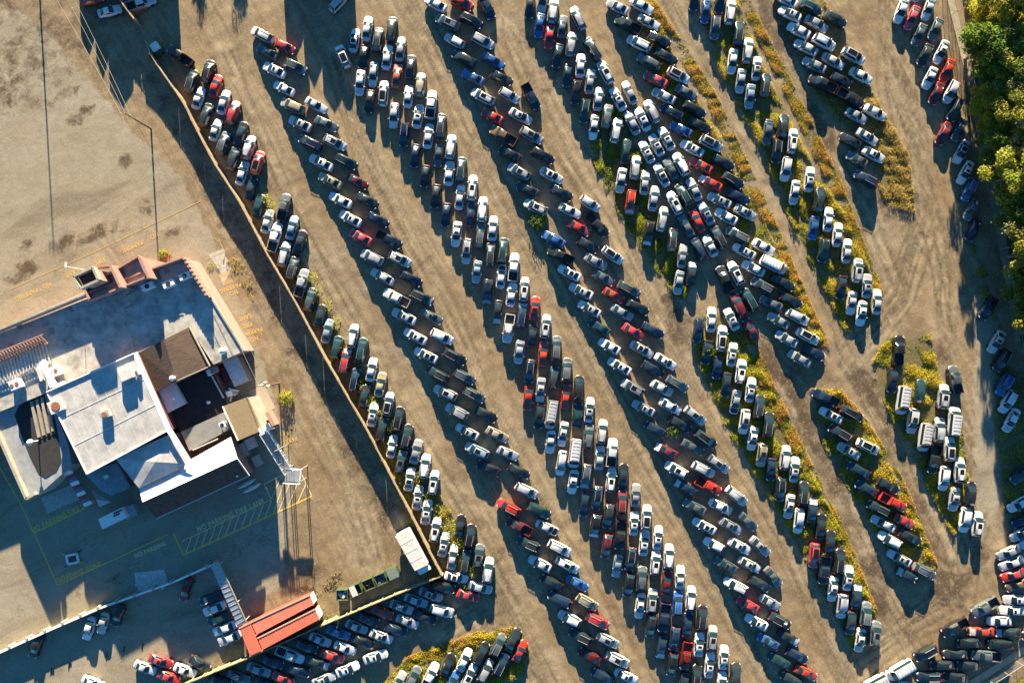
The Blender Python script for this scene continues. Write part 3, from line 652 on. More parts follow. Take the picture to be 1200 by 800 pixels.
def rowname(px, py):
    if py > 640 and px < 330 and py - 665 < -.44 * (px - 520): pass
    p_ = px - .565 * py
    if px < 215 and py < 60: return 'the shaded yard entrance'
    if px < 345 and py > 640:
        d = (py - 672) + .42 * (px - 518)
        if px < 160: return 'the long white barrier'
        if 230 < px < 285 and py < 765: return 'the metal canopy'
        if d < 8: return 'the yard corner'
    if px < 640 and py > 660 and px - .55 * py < 250:
        if py - 735 > -.42 * (px - 600) and px > 450: return 'the weedy bottom corner'
        if py - 672 > -.42 * (px - 518) and px < 545 and p_ < 148: return 'the row below the dumpsters'
    if px > 1040 and py > 730 or px > 1140 and py > 570: return 'the lower right block'
    if px > 1045 and p_ > 870: return 'the woodland fence row'
    if p_ < 215: return 'the board fence row'
    if p_ < 335: return 'the second row'
    if p_ < 450: return 'the third row'
    if p_ < 570: return 'the fourth row'
    if p_ < 642: return 'the long weedy island' if py > 360 else 'the weedy fifth row'
    if p_ < 692 and py < 390: return 'the tight fifth block'
    if py > 450 and p_ < 745: return 'the short weedy island'
    if p_ < 775 and py < 445: return 'the sixth row'
    if p_ < 860 and py < 400: return 'the seventh row'
    if p_ < 870: return 'the van island'
    return 'the eighth row'
def cname(i):
    c = CARS[i]; return CN[c[3]] + ' ' + KN[c[4]]
def feature(i):
    x = CARS[i][5]
    if x == '*' and CARS[i][4] in 'suhv': return ' with sunroof'
    if x == '*k': return ' with black roof'
    if len(x) == 2 and CARS[i][4] != 'p': return ' with ' + CN[x[1]] + ' bonnet'
    if x == '*o': return ' with rusty load'
    return ''
ROW = [rowname(c[0], c[1]) for c in CARS]
import collections
def make_labels():
    n = len(CARS); cand = []
    order = {}
    for i in range(n):
        ds = sorted(((CARS[j][0] - CARS[i][0]) ** 2 + (CARS[j][1] - CARS[i][1]) ** 2, j) for j in range(n) if j != i)
        nb = [j for _, j in ds[:4]]
        py = CARS[i][1]
        a0 = cname(i) + feature(i); r = ROW[i].replace('the ', '')
        # ordinal among the same colour and body in this row, from the top
        mates = sorted([j for j in range(n) if ROW[j] == ROW[i] and cname(j) + feature(j) == a0], key=lambda j: (CARS[j][1], CARS[j][0]))
        o = mates.index(i); m_ = len(mates)
        ORD = ['first', 'second', 'third', 'fourth', 'fifth', 'sixth', 'seventh', 'eighth', 'ninth', 'tenth', 'eleventh', 'twelfth']
        dx, dy = CARS[nb[0]][0] - CARS[i][0], CARS[nb[0]][1] - CARS[i][1]
        n1, n2, n3 = cname(nb[0]), cname(nb[1]), cname(nb[2])
        pair = f'between {n1} and {n2}'
        pp_ = 'by' if 'barrier' in r else 'under' if 'canopy' in r else 'at' if 'entrance' in r else 'in'
        L_ = [f'{a0} parked {pp_} {ROW[i]}'] if m_ == 1 else []
        L_ += [f'{a0} {pp_} {r} nearest to {n1}, {n2}', f'{a0} {pp_} {r} nearest to {n1}, {n2}, {n3}']
        if m_ > 1:
            if o < 12: L_.append(f'{a0} {pp_} {r}, {ORD[o]} such car from its upper end')
            if m_ - o <= 12: L_.append(f'{a0} {pp_} {r}, {ORD[m_ - 1 - o]} such car from its lower end')
        L_.append(f'{a0} in {r} beside {n1} and {n2}, {len(mates)}')
        cand.append(L_)
    lab = [None] * n
    for lvl in range(6):
        cnt = collections.Counter(c[min(lvl, len(c) - 1)] for i, c in enumerate(cand))
        for i in range(n):
            if lab[i] is None and lvl < len(cand[i]):
                t = cand[i][lvl]
                if sum(t in c for c in cand) == 1 and len(t.split()) <= 16: lab[i] = t
    for i in range(n):
        if lab[i] is None: lab[i] = cand[i][-2]
    return lab
LABELS = make_labels()
made = collections.Counter(); surplus = []
def add_part(root, name, me, loc, material):
    o = bpy.data.objects.new(name, me); C.objects.link(o); o.parent = root; o.location = loc
    if material is not None:
        o.material_slots[0].link = 'OBJECT'; o.material_slots[0].material = material
    return o
visible = [i for i in range(len(CARS))]
def area_in(i):
    c = CARS[i]; return min(1, max(0, min(c[0] + 8, 1208 - c[0], c[1] + 8, 808 - c[1]) / 16)) * LEN[c[4]] * SC[i] * WID[c[4]]
rank = sorted(visible, key=lambda i: -area_in(i))
GROUPN = {'s': 'sedans parked in the salvage lot', 'u': 'suvs parked in the salvage lot', 'h': 'hatchbacks parked in the salvage lot', 'p': 'pickup trucks in the salvage lot', 'v': 'vans in the salvage lot'}
for i in rank:
    x, y, c_col, t, ext = CARS[i][0], CARS[i][1], CARS[i][3], CARS[i][4], CARS[i][5]
    pr = PROTO['c'] if (t == 's' and not ext and rc.random() < .3) else PROTO[t]
    nm, cat = KIND[t]
    made[t] += 1
    if made[t] > 300: surplus.append((i, pr)); continue              # past 300 of a kind: the smallest ones go into one mass
    root = thing(nm, LABELS[i], cat, (POS[i][0], POS[i][1], 0.0), POS[i][2], GROUPN[t])
    root.scale = (SC[i], .96 + .08 * ((i * 37) % 11) / 10, .95 + .1 * ((i * 53) % 13) / 12)
    hoodc = ext[1] if len(ext) == 2 and ext[1] in CN and (ext[0] == '-' or ext[1] not in 'ko') else c_col
    for pn, lst in pr.items():
        if pn == 'sunroof' and ext != '*': continue
        if pn == 'roof_panel' and ext != '*k': continue
        if pn == 'roof_rail' and (i * 7) % 10 < 4: continue
        for me_, loc in lst:
            m_ = None
            if pn in ('body', 'boot_lid', 'cargo_bed', 'roof_rib'): m_ = PAINT[c_col]
            elif pn == 'bonnet': m_ = PAINT[hoodc]
            elif pn == 'bed_liner' and ext == '*o': m_ = RUST
            add_part(root, pn, me_, loc, m_)

if surplus:
    V, F, MI, mats_ = [], [], [], []
    def mid_(m):
        if m not in mats_: mats_.append(m)
        return mats_.index(m)
    for i, pr in surplus:
        c_col, t, ext = CARS[i][3], CARS[i][4], CARS[i][5]
        M_ = Matrix.Translation((POS[i][0], POS[i][1], 0)) @ Matrix.Rotation(POS[i][2], 4, 'Z') @ Matrix.Diagonal((SC[i], .96 + .08 * ((i * 37) % 11) / 10, .95 + .1 * ((i * 53) % 13) / 12, 1))
        hoodc = ext[1] if len(ext) == 2 and ext[1] in CN and (ext[0] == '-' or ext[1] not in 'ko') else c_col
        for pn, lst in pr.items():
            if (pn == 'sunroof' and ext != '*') or (pn == 'roof_panel' and ext != '*k'): continue
            for me_, loc in lst:
                m_ = PAINT[c_col] if pn in ('body', 'boot_lid') else PAINT[hoodc] if pn == 'bonnet' else me_.materials[0]
                b0 = len(V); V += [M_ @ (v.co + Vector(loc)) for v in me_.vertices]
                for f in me_.polygons: F.append([b0 + k for k in f.vertices]); MI.append(mid_(m_))
    me_ = bpy.data.meshes.new('more_parked_sedans'); me_.from_pydata(V, [], F); me_.update()
    for m in mats_: me_.materials.append(m)
    me_.polygons.foreach_set('material_index', MI); me_.polygons.foreach_set('use_smooth', [True] * len(F)); me_.set_sharp_from_angle(angle=R(38))
    o = bpy.data.objects.new('more_parked_sedans', me_); C.objects.link(o)
    tag(o, 'further parked sedans scattered through all the rows of the yard', kind='stuff')
# ------------------------------------------------------------------ fences and barriers
def resample(pts, step):
    out = [pts[0]]; acc = 0
    for a_, b_ in zip(pts, pts[1:]):
        d = (b_ - a_).length; t = step - acc
        while t < d: out.append(a_.lerp(b_, t / d)); t += step
        acc = (acc + d) % step
    out.append(pts[-1]); return out
def board_fence(name, label, poly, h, boards, railm, postm, step=2.4, group=None, cap=.16):
    pts = [P(x, y, h) for x, y in poly]
    for p in pts: p.z = 0
    root = thing(name, label, 'fence', pts[0], 0, group); o0 = pts[0]
    pts = [p - o0 for p in pts]
    pp = resample(pts, step)
    bm = bmesh.new(); rj = random.Random(5)
    for a_, b_ in zip(pp, pp[1:]):
        d = (b_ - a_); n_ = max(1, int(d.length / .16)); th = math.atan2(d.y, d.x); nrm = Vector((-math.sin(th), math.cos(th), 0))
        off = rj.uniform(-.06, .06)
        for k in range(n_):
            c = a_.lerp(b_, (k + .5) / n_); hh = h + rj.uniform(-.05, .03)
            box(bm, (c.x + nrm.x * off, c.y + nrm.y * off, hh / 2), (d.length / n_ * .96, .03, hh), th)
    obj('boards', bm, boards, root)
    for z in (.4, h - .25):
        bm = bmesh.new()
        for a_, b_ in zip(pp, pp[1:]):
            d = (b_ - a_).normalized(); nrm = Vector((-d.y, d.x, 0)) * .1
            bar(bm, a_ + nrm + Vector((0, 0, z)), b_ + nrm + Vector((0, 0, z)), .06, .1)
        obj('rail', bm, railm, root)
    bm = bmesh.new()
    for a_, b_ in zip(pp, pp[1:]): bar(bm, a_ + Vector((0, 0, h + .04)), b_ + Vector((0, 0, h + .04)), cap, .05)
    obj('top_cap', bm, railm, root)
    pm = None
    for p in pp:
        d = Vector((-.14, .06, 0))
        if pm is None:
            bm = bmesh.new(); box(bm, (0, 0, (h + .12) / 2), (.14, .14, h + .12)); po = obj('post', bm, postm, root); pm = po.data
        else:
            po = bpy.data.objects.new('post', pm); C.objects.link(po); po.parent = root
        po.location = p + d
    return root
FENCE = [(171, 49), (177, 66), (216, 122), (224, 140), (250, 190), (280, 236), (314, 300), (346, 354), (381, 420), (430, 504), (459, 560), (480, 600), (502, 644), (517, 673)]
board_fence('board_fence', 'long weathered tan board fence running between the pavement and the parked rows', FENCE, 2.1, WOOD, POSTWOOD, POSTWOOD)
board_fence('board_fence', 'tan and green board fence behind the green dumpsters along the lower row', [(519, 674), (460, 698), (381, 731), (290, 771), (205, 806)], 2.0, mat('mossy_boards', (.17, .19, .1), .9, .4, 2), POSTWOOD, POSTWOOD)
board_fence('board_fence', 'short ragged tan board fence at the top beside the white pickup', [(132, -14), (140, 0), (158, 24)], 2.6, WOOD, POSTWOOD, POSTWOOD, 2.0)
# masonry barrier with piers
pts = [P(x, y, 1.5) for x, y in ((-30, 777), (0, 764), (60, 737), (120, 711), (200, 683), (252, 660))]
for p in pts: p.z = 0
root = thing('barrier_wall', 'long low white barrier wall with piers across the shaded pavement', 'wall', pts[0]); o0 = pts[0]
bm = bmesh.new()
for a_, b_ in zip(pts, pts[1:]): bar(bm, a_ - o0 + Vector((0, 0, .72)), b_ - o0 + Vector((0, 0, .72)), .22, 1.44)
obj('wall', bm, CREAM, root)
bm = bmesh.new()
for a_, b_ in zip(pts, pts[1:]): bar(bm, a_ - o0 + Vector((0, 0, 1.5)), b_ - o0 + Vector((0, 0, 1.5)), .36, .1)
obj('coping', bm, WHITE, root)
pm = None
for p in resample([q_ - o0 for q_ in pts], 3.6):
    bm = bmesh.new(); box(bm, (p.x - .1, p.y + .22, .85), (.42, .42, 1.7)); box(bm, (p.x - .1, p.y + .22, 1.74), (.5, .5, .08)); obj('pier', bm, CREAM, root)
# canopy shelter over the noses of five cars
root = thing('canopy', 'narrow grey sheet metal canopy over the five cars by the red container', 'canopy', P(266, 697))
o0 = P(266, 697)
ct = [P(246, 661, 2.4), P(257, 658, 2.6), P(289, 728, 2.6), P(279, 734, 2.4)]
bm = bmesh.new(); slab(bm, [p - o0 for p in ct], .06); obj('roof_sheet', bm, METAL, root)
bm = bmesh.new()
for k in range(14):
    a_ = ct[0].lerp(ct[3], (k + .5) / 14); b_ = ct[1].lerp(ct[2], (k + .5) / 14); bar(bm, a_ - o0 + Vector((0, 0, .03)), b_ - o0 + Vector((0, 0, .03)), .06)
obj('rib', bm, GREYMETAL, root)
bm = bmesh.new(); bar(bm, ct[1] - o0 + Vector((0, 0, .06)), ct[2] - o0 + Vector((0, 0, .06)), .16, .1); obj('ridge_cap', bm, POSTWOOD, root)
for e_ in (0, 1):
    for k in (.03, .35, .67, .97):
        p = (ct[0].lerp(ct[3], k) if e_ == 0 else ct[1].lerp(ct[2], k)) - o0
        bm = bmesh.new(); box(bm, (p.x, p.y, (p.z - .06) / 2), (.12, .12, p.z - .06)); obj('post', bm, GREYMETAL, root)
# chain link fence along the wood
def wire_fence(label, poly, h, step=3.2):
    pts = [P(x, y, 0) for x, y in poly]; o0 = pts[0].copy(); root = thing('wire_fence', label, 'fence', o0)
    pp = resample([p - o0 for p in pts], step)
    bm = bmesh.new()
    for a_, b_ in zip(pp, pp[1:]):
        n_ = max(1, int((b_ - a_).length / .34)); hh = Vector((0, 0, h))
        for k in range(n_):
            p, q_ = a_.lerp(b_, k / n_), a_.lerp(b_, (k + 1) / n_)
            bar(bm, p, q_ + hh, .012); bar(bm, p + hh, q_, .012)
    obj('wire_mesh', bm, METAL, root)
    bm = bmesh.new()
    for a_, b_ in zip(pp, pp[1:]): bar(bm, a_ + Vector((0, 0, h)), b_ + Vector((0, 0, h)), .06)
    obj('top_rail', bm, METAL, root)
    for p in pp:
        bm = bmesh.new(); tube(bm, p, p + Vector((0, 0, h + .15)), .05, seg=6)
        tube(bm, p + Vector((0, 0, h + .15)), p + Vector((.25, .05, h + .5)), .03, seg=5); obj('post', bm, METAL, root)
    return root
wire_fence('rusty wire mesh fence on leaning posts between the last row and the wood', [(1103, -20), (1110, 0), (1128, 75), (1142, 135), (1150, 190), (1165, 260), (1178, 330), (1188, 390), (1196, 440)], 2.0)
wire_fence('wire mesh fence beside the path in the bottom right corner', [(1140, 806), (1172, 786), (1206, 764), (1240, 745)], 1.8)

def sheet(name, pts, m, z=.004, kind='structure'):
    bm = bmesh.new(); bm.faces.new([bm.verts.new((p.x, p.y, z)) for p in pts]); o = obj(name, bm, m); tag(o, kind=kind); return o
FP = mat('gravel_path', (.33, .28, .2), .95, .35, 1.2, bump=.3)
def ribbon(name, poly, wpx, m, z):
    pts = [P(*p) for p in poly]; bm = bmesh.new(); vs = []
    for i, p in enumerate(pts):
        d = (pts[min(i + 1, len(pts) - 1)] - pts[max(i - 1, 0)]).normalized(); n_ = Vector((-d.y, d.x, 0)) * wpx * S / 2
        vs.append((bm.verts.new((p.x + n_.x, p.y + n_.y, z)), bm.verts.new((p.x - n_.x, p.y - n_.y, z))))
    for (a_, b_), (c_, d_) in zip(vs, vs[1:]): bm.faces.new((a_, b_, d_, c_))
    return tag(obj(name, bm, m), kind='structure')
ribbon('footpath', [(1106, -30), (1114, 0), (1132, 75), (1146, 140), (1154, 190), (1169, 260), (1182, 330), (1193, 400)], 8, FP, .07)
ribbon('footpath', [(1138, 800), (1170, 780), (1204, 758), (1240, 738)], 8, FP, .07)

# ------------------------------------------------------------------ painted markings on the pavement
def line(pts, wd=.12, m=LINE, z=.014, name='road_marking'):
    wd *= 1.45
    bm = bmesh.new()
    for a_, b_ in zip(pts, pts[1:]):
        a_, b_ = P(*a_), P(*b_); d = (b_ - a_).normalized(); n_ = Vector((-d.y, d.x, 0)) * wd / 2; a_ = a_ - d * wd / 2 * 0; 
        bm.faces.new([bm.verts.new((p.x, p.y, z)) for p in (a_ + n_, a_ - n_, b_ - n_, b_ + n_)])
        z += .0008
    return tag(obj(name, bm, m), kind='structure')
def text(s, px, py, size, deg, m=LINE, h=.015):
    cu = bpy.data.curves.new('road_lettering', 'FONT'); cu.body = s; cu.size = size; cu.align_x = 'CENTER'; cu.align_y = 'CENTER'; cu.offset = .045; cu.space_character = 1.15
    t = bpy.data.objects.new('tmp', cu); C.objects.link(t)
    dg = bpy.context.evaluated_depsgraph_get(); me_ = bpy.data.meshes.new_from_object(t.evaluated_get(dg)); bpy.data.objects.remove(t)
    me_.materials.clear(); me_.materials.append(m); o = bpy.data.objects.new('road_lettering', me_); C.objects.link(o)
    p = P(px, py); o.location = (p.x, p.y, h); o.rotation_euler = (0, 0, R(deg)); o.scale = (.82, 1.0, 1); tag(o, kind='structure'); return o
line([(12, 339), (120, 291), (235, 236)], .1, LINE_SUN); line([(256, 279), (261, 291)], .1, LINE_SUN); line([(240, 305), (265, 294)], .12, LINE_SUN)
for s_, x, y in (('NO', 181, 276), ('PARKING', 154, 289), ('FIRE', 117, 306), ('LANE', 84, 320), ('NO', 55, 334), ('PARKING', 31, 345)): text(s_, x, y, 1.2, 204, LINE_SUN)
for s_, x, y in (('NO', 274, 343), ('PARKING', 270, 337), ('FIRE', 267, 330), ('LANE', 263, 322), ('NO', 298, 397), ('PARKING', 295, 389), ('FIRE', 290, 381), ('LANE', 287, 372), ('NO', 334, 527), ('PARKING', 336, 517), ('LANE', 330, 509)): text(s_, x, y, 1.1, 199, LINE_SUN)
line([(0, 548), (24, 590), (40, 624), (67.5, 685)], .16); line([(24, 590), (60, 573)], .13); line([(40, 624), (100, 595)], .16); line([(67.5, 685), (130, 657), (197, 626)], .14); line([(-12, 525), (0, 548)], .16)
text('NO PARKING FIRE LANE', 74, 604, 1.3, 25)
text('LOADING ZONE', 93, 670, 1.25, 21); text('NO PARKING', 176, 644, 1.15, 23, LINEW)
line([(215, 650), (290, 616), (365.5, 581)], .2); line([(215, 650), (203.6, 625)], .2); line([(213, 634), (318, 585)], .12, LINEW)
for k in range(11):
    t = (k + .25) / 11; b0 = (215 + (318 - 215) * t, 650 - 48 * t); line([b0, (b0[0] + 7, b0[1] - 20 + t * 1.5)], .12, LINEW, .019)
line([(309.5, 567), (330, 556.5)], .12, LINEW); line([(309.5, 567), (318, 585)], .12, LINEW); line([(352, 552), (365, 580)], .12, LINEW)
for x0, y0, x1, y1 in ((317, 584, 312, 570), (318, 584, 330, 558), (327, 598, 345, 552), (338, 592, 353, 556), (349, 588, 359, 566), (320, 602, 336, 556)): line([(x0, y0), (x1, y1)], .12, LINEW, .02)
text('NO PARKING FIRE LANE', 270, 603.5, 1.35, 23.5, LINEW)
for k, (x, y) in enumerate(((60, 785), (81, 779), (125, 768), (145.5, 760), (167, 756))):
    a_ = P(x - .6, y + 3.5); b_ = P(x + .6, y - 3.5); bm = bmesh.new(); bar(bm, (0, 0, .06), (b_ - a_) + Vector((0, 0, .06)), .18, .12)
    o = obj('wheel_stop', bm, TRIM); o.location = a_; nxt = ('at the far left end', 'second from the left', 'below the silver sedan', 'below the charcoal sedan', 'closest to the red sedan')[k]
    tag(o, 'short dark wheel stop on the sunlit pavement, ' + nxt, 'wheel stop', 'wheel stops on the sunlit pavement')
# broken slab and kerb
bm = bmesh.new(); rj = random.Random(2)
pl = [(157, 671), (192, 667), (197, 682), (186, 689), (163, 695)]
prism(bm, [P(x, y, .12) for x, y in pl], 0)
for _ in range(40):
    x, y = rj.uniform(160, 193), rj.uniform(672, 690); p = P(x, y); box(bm, (p.x, p.y, .11 + rj.uniform(0, .05)), (rj.uniform(.3, 1.1), rj.uniform(.3, .8), .1), rj.uniform(0, 3))
tag(obj('concrete_slab', bm, CRACKED), 'rough broken pale concrete slab beside the white barrier wall', 'slab')
ribbon('kerb', [(-20, 396), (102, 342)], 2.6, CONC, .12); ribbon('sidewalk', [(-20, 404), (106, 350)], 11, CONC, .06)
ribbon('ramp', [(52, 592), (96, 573)], 20, CONC, .05); sheet('patched_pavement', [P(x, y) for x, y in ((244, 298), (262, 291), (272, 312), (262, 335), (254, 312))], CONC, .006)
ribbon('wheel_path', [(222, 305), (262, 400), (312, 470), (330, 560)], 12, mat('worn_lane', (.27, .24, .18), .95, .3, 1), .005)

# ------------------------------------------------------------------ the pink building
B = thing('commercial_building', 'pink stucco building with white flat roofs, brown shingle roofs and a square tower', 'building', P(170, 440))
bo = P(170, 440)
def Q(x, y, h): return P(x, y, h) - bo
def poly(pts, h): return [Q(x, y, h) for x, y in pts]
def block(name, pts, h, roofm, wallm=STUCCO, z0=0.0, hs=None, roof_th=.22):
    top = [Q(x, y, (hs[i] if hs else h)) for i, (x, y) in enumerate(pts)]
    bm = bmesh.new(); prism(bm, [Vector((p.x, p.y, p.z - roof_th)) for p in shrink(top, .12)], z0); w_ = obj('wall', bm, wallm, B)
    bm = bmesh.new(); slab(bm, top, roof_th - .004); r_ = obj(name, bm, roofm, B); return r_
def parapet(pts, h, th, hh, m, closed=False):
    bm = bmesh.new(); q_ = poly(pts, h)
    if closed: q_.append(q_[0])
    for a_, b_ in zip(q_, q_[1:]): bar(bm, a_ + Vector((0, 0, hh / 2 - .1)), b_ + Vector((0, 0, hh / 2 - .1)), th, hh + .2)
    return obj('parapet', bm, m, B)
wing = [(-150, 450), (220, 303), (286, 411), (250, 427), (222, 383), (163, 413), (157, 415), (55, 460), (-45, 500), (-150, 545)]
block('flat_roof', wing, 5.0, MEMBRANE)
parapet([(-150, 450), (105, 346)], 5.0, .3, 1.7, CREAM); parapet([(105, 346), (178, 318), (220, 303)], 5.0, .3, 1.9, STUCCO)
cren = bmesh.new(); a_, b_ = Q(220, 303, 5), Q(248, 349, 5); n_ = 10
for k in range(n_):
    p, q_ = a_.lerp(b_, k / n_), a_.lerp(b_, (k + (.55 if k % 1 == 0 else 1)) / n_); bar(cren, p + Vector((0, 0, .9)), q_ + Vector((0, 0, .9)), .35, 2.1)
bar(cren, a_ + Vector((0, 0, .65)), b_ + Vector((0, 0, .65)), .3, 1.5); obj('crenellated_parapet', cren, STUCCO, B)
parapet([(248, 349), (286, 411)], 5.0, .3, .25, CREAM)
# roof seam and raised membrane edges
bm = bmesh.new()
for pa in ([(139, 372), (160, 358), (186, 344), (215, 330)], [(139, 372), (149, 385), (157, 414)], [(100, 360), (140, 346)], [(170, 350), (180, 372), (215, 368)]):
    q_ = poly(pa, 5.03)
    for a_, b_ in zip(q_, q_[1:]): bar(bm, a_, b_, .16, .1)
obj('roof_seam', bm, WHITEROOF, B)
# entrance block, tower and fins
ent = [(103, 338), (166, 301), (176, 325), (109, 352)]
block('flat_roof', ent, 6.2, MEMBRANE); parapet(ent, 6.2, .28, 1.2, STUCCO, True)
tw = [(85, 324), (108, 313), (115, 328), (93, 338)]
q_ = poly(tw, 11.0); bm = bmesh.new(); prism(bm, [Vector((p.x, p.y, 10.0)) for p in shrink(q_, .4)], 0); obj('tower', bm, STUCCO, B)
bm = bmesh.new()
for a_, b_ in zip(q_, q_[1:] + q_[:1]): bar(bm, a_ - Vector((0, 0, .55)), b_ - Vector((0, 0, .55)), .4, 1.1)
obj('tower_parapet', bm, CREAM, B)
bm = bmesh.new(); slab(bm, [Vector((p.x, p.y, 10.02)) for p in shrink(q_, .5)], .05); obj('tower_roof', bm, DARKROOF, B)
for pa in ([(129, 311), (141, 337)], [(164, 302), (174, 326)]):
    a_, b_ = poly(pa, 9.0); bm = bmesh.new(); bar(bm, Vector((a_.x, a_.y, 4.5)), Vector((b_.x, b_.y, 4.5)), .45, 9.0); obj('fin_wall', bm, STUCCO, B)
bm = bmesh.new(); a_, b_ = poly([(108, 313), (129, 311)], 8.0); bar(bm, Vector((a_.x, a_.y, 7)), Vector((b_.x, b_.y, 7)), .3, 2.2); obj('parapet', bm, STUCCO, B)
# main hall
hall = [(55, 459), (157, 414), (195, 505), (102, 555)]
block('white_flat_roof', hall, 7.2, WHITEROOF, mat('maroon_wall', (.16, .05, .045), .8, .3))
parapet(hall[:2], 7.2, .22, .22, WHITE); parapet(hall[2:] + hall[:1], 7.2, .2, .16, WHITE)
bm = bmesh.new(); q_ = poly([(155, 414), (195, 505), (220, 542)], 7.25); s_ = poly([(161, 412), (200, 500), (225, 540)], 7.1)
for i in range(2):
    bm.faces.new([bm.verts.new(v) for v in (q_[i], q_[i + 1], s_[i + 1], s_[i])])
obj('gutter', bm, WHITE, B)
bm = bmesh.new()
for k in (.33, .66):
    a_, b_ = Q(*[hall[0][j] + (hall[3][j] - hall[0][j]) * k for j in (0, 1)], 7.23), Q(*[hall[1][j] + (hall[2][j] - hall[1][j]) * k for j in (0, 1)], 7.23); bar(bm, a_, b_, .07, .03)
obj('roof_seam', bm, WHITE, B)
bm = bmesh.new()
for k in range(1, 9):
    f_ = k / 9
    a_, b_ = Q(*[hall[0][j] + (hall[1][j] - hall[0][j]) * f_ for j in (0, 1)], 7.215), Q(*[hall[3][j] + (hall[2][j] - hall[3][j]) * f_ for j in (0, 1)], 7.215); bar(bm, a_, b_, .05, .02)
obj('roof_seam', bm, DIRTYWHITE, B)
rp = random.Random(9); bm = bmesh.new()
for k in range(26):
    x = rp.uniform(-30, 215); y = 400 - x * .42 + rp.uniform(-22, 30)
    p = Q(x, y, 5.02 + k * .0015); s1, s2 = rp.uniform(.4, 1.8), rp.uniform(.3, 1.2)
    if not (150 < x < 230 and y > 372) and y > 396 - (x + 45) * .39 + 8: box(bm, p, (s1, s2, .03), R(24 + rp.choice((0, 90))))
obj('roof_patch', bm, mat('patched_membrane', (.26, .25, .23), .8, .3, 1), B)
bm = bmesh.new()
for k in range(22):
    x = rp.uniform(-20, 235); y = 403 - x * .42 + rp.uniform(-15, 30)
    if not (155 < x < 230 and y > 370) and y > 396 - (x + 45) * .39 + 6: p = Q(x, y, 5.0); tube(bm, p, p + Vector((0, 0, rp.uniform(.3, .7))), .09)
obj('vent_pipe', bm, GREYMETAL, B)
# brown hip roof
def facets(name, fs, m, z0, wallm=STUCCO):
    bm = bmesh.new()
    for f in fs: slab(bm, [Q(*p) for p in f], .2)
    return obj(name, bm, m, B)
facets('shingle_roof', [[(163, 413, 5.3), (192, 398, 6.6), (207, 446, 6.4), (182, 460, 5.0)], [(192, 398, 6.6), (222, 383, 5.3), (246, 429, 5.0), (207, 446, 6.4)]], BROWNROOF, 0)
bm = bmesh.new(); prism(bm, shrink(poly([(163, 413), (222, 383), (246, 429), (182, 460)], 4.75), .3), 0); obj('wall', bm, STUCCO, B)
bm = bmesh.new(); q_ = [Q(222, 383, 5.4), Q(246, 429, 5.2)]; bar(bm, q_[0], q_[1], .18, .35); q_ = [Q(207, 446, 6.3), Q(246, 429, 5.1)]; bar(bm, q_[0], q_[1], .15, .2); obj('fascia', bm, CREAM, B)
block('shade_black_roof', [(182, 460), (246, 430), (263, 463), (270, 488), (212, 506)], 3.0, DARKROOF)  # shade of the sunken court put into a near-black roof colour
block('pale_roof_panel', [(180, 458), (203, 448), (217, 473), (196, 484)], 4.2, WHITE, DIRTYWHITE)
block('grey_roof', [(212, 506), (262, 483), (273, 501), (222, 528)], 4.2, mat('grey_roll_roof', (.22, .22, .21), .8, .25, .8))
block('shed_roof', [(261, 424), (277, 417), (291, 446), (275, 453)], 3.0, DIRTYWHITE, STUCCO)
block('tan_flat_roof', [(261, 476), (290, 465), (307.5, 504), (279, 516)], 5.6, TANROOF, CREAM)
parapet([(261, 476), (279, 516)], 5.6, .2, .12, WHITE)
# link roof and south gable
facets('link_roof', [[(135, 537, 6.4), (200, 508, 6.4), (217, 543, 6.4), (182, 541, 6.85)], [(135, 537, 6.4), (182, 541, 6.85), (163, 572, 6.2)], [(182, 541, 6.85), (217, 543, 6.4), (216, 547, 6.3), (163, 572, 6.2)]], WHITEROOF, 0)
bm = bmesh.new(); prism(bm, shrink(poly([(135, 537), (200, 508), (217, 543), (163, 572)], 6.0), .3), 0); obj('wall', bm, STUCCO, B)
facets('white_roof_slope', [[(163, 572, 5.4), (270, 512, 5.4), (278, 537, 6.9), (167, 588, 6.9)]], WHITE, 0)
facets('brown_roof_slope', [[(167, 588, 6.9), (278, 537, 6.9), (292, 557, 4.6), (184, 607, 4.6)]], REDBROWN, 0)
bm = bmesh.new(); prism(bm, shrink(poly([(164, 574), (270, 514), (291, 556), (184, 606)], 4.4), .35), 0); obj('wall', bm, STUCCO, B)
bm = bmesh.new(); q_ = poly([(184, 607), (292, 557)], 4.55); bar(bm, q_[0], q_[1], .14, .14); q_ = [Q(278, 537, 6.9), Q(292, 557, 4.6)]; bar(bm, q_[0], q_[1], .16, .2); obj('fascia', bm, WHITE, B)
for x, y, z in ((225, 565, 5.6), (259, 548, 5.6), (279, 557, 4.8)):
    bm = bmesh.new(); p = Q(x, y, z); tube(bm, p - Vector((0, 0, .4)), p + Vector((0, 0, .5)), .18, seg=8); ball(bm, p + Vector((0, 0, .5)), .22); obj('roof_vent', bm, WHITE, B)
for x, y, z, r_ in ((203, 443, 6.6, .5), (262, 411, 5.2, .65), (245, 471, 3.2, .3)):
    bm = bmesh.new(); p = Q(x, y, z); tube(bm, p - Vector((0, 0, .4)), p + Vector((0, 0, .35)), r_ * .8, seg=12); ball(bm, p + Vector((0, 0, .4)), r_); obj('roof_vent', bm, WHITE, B)
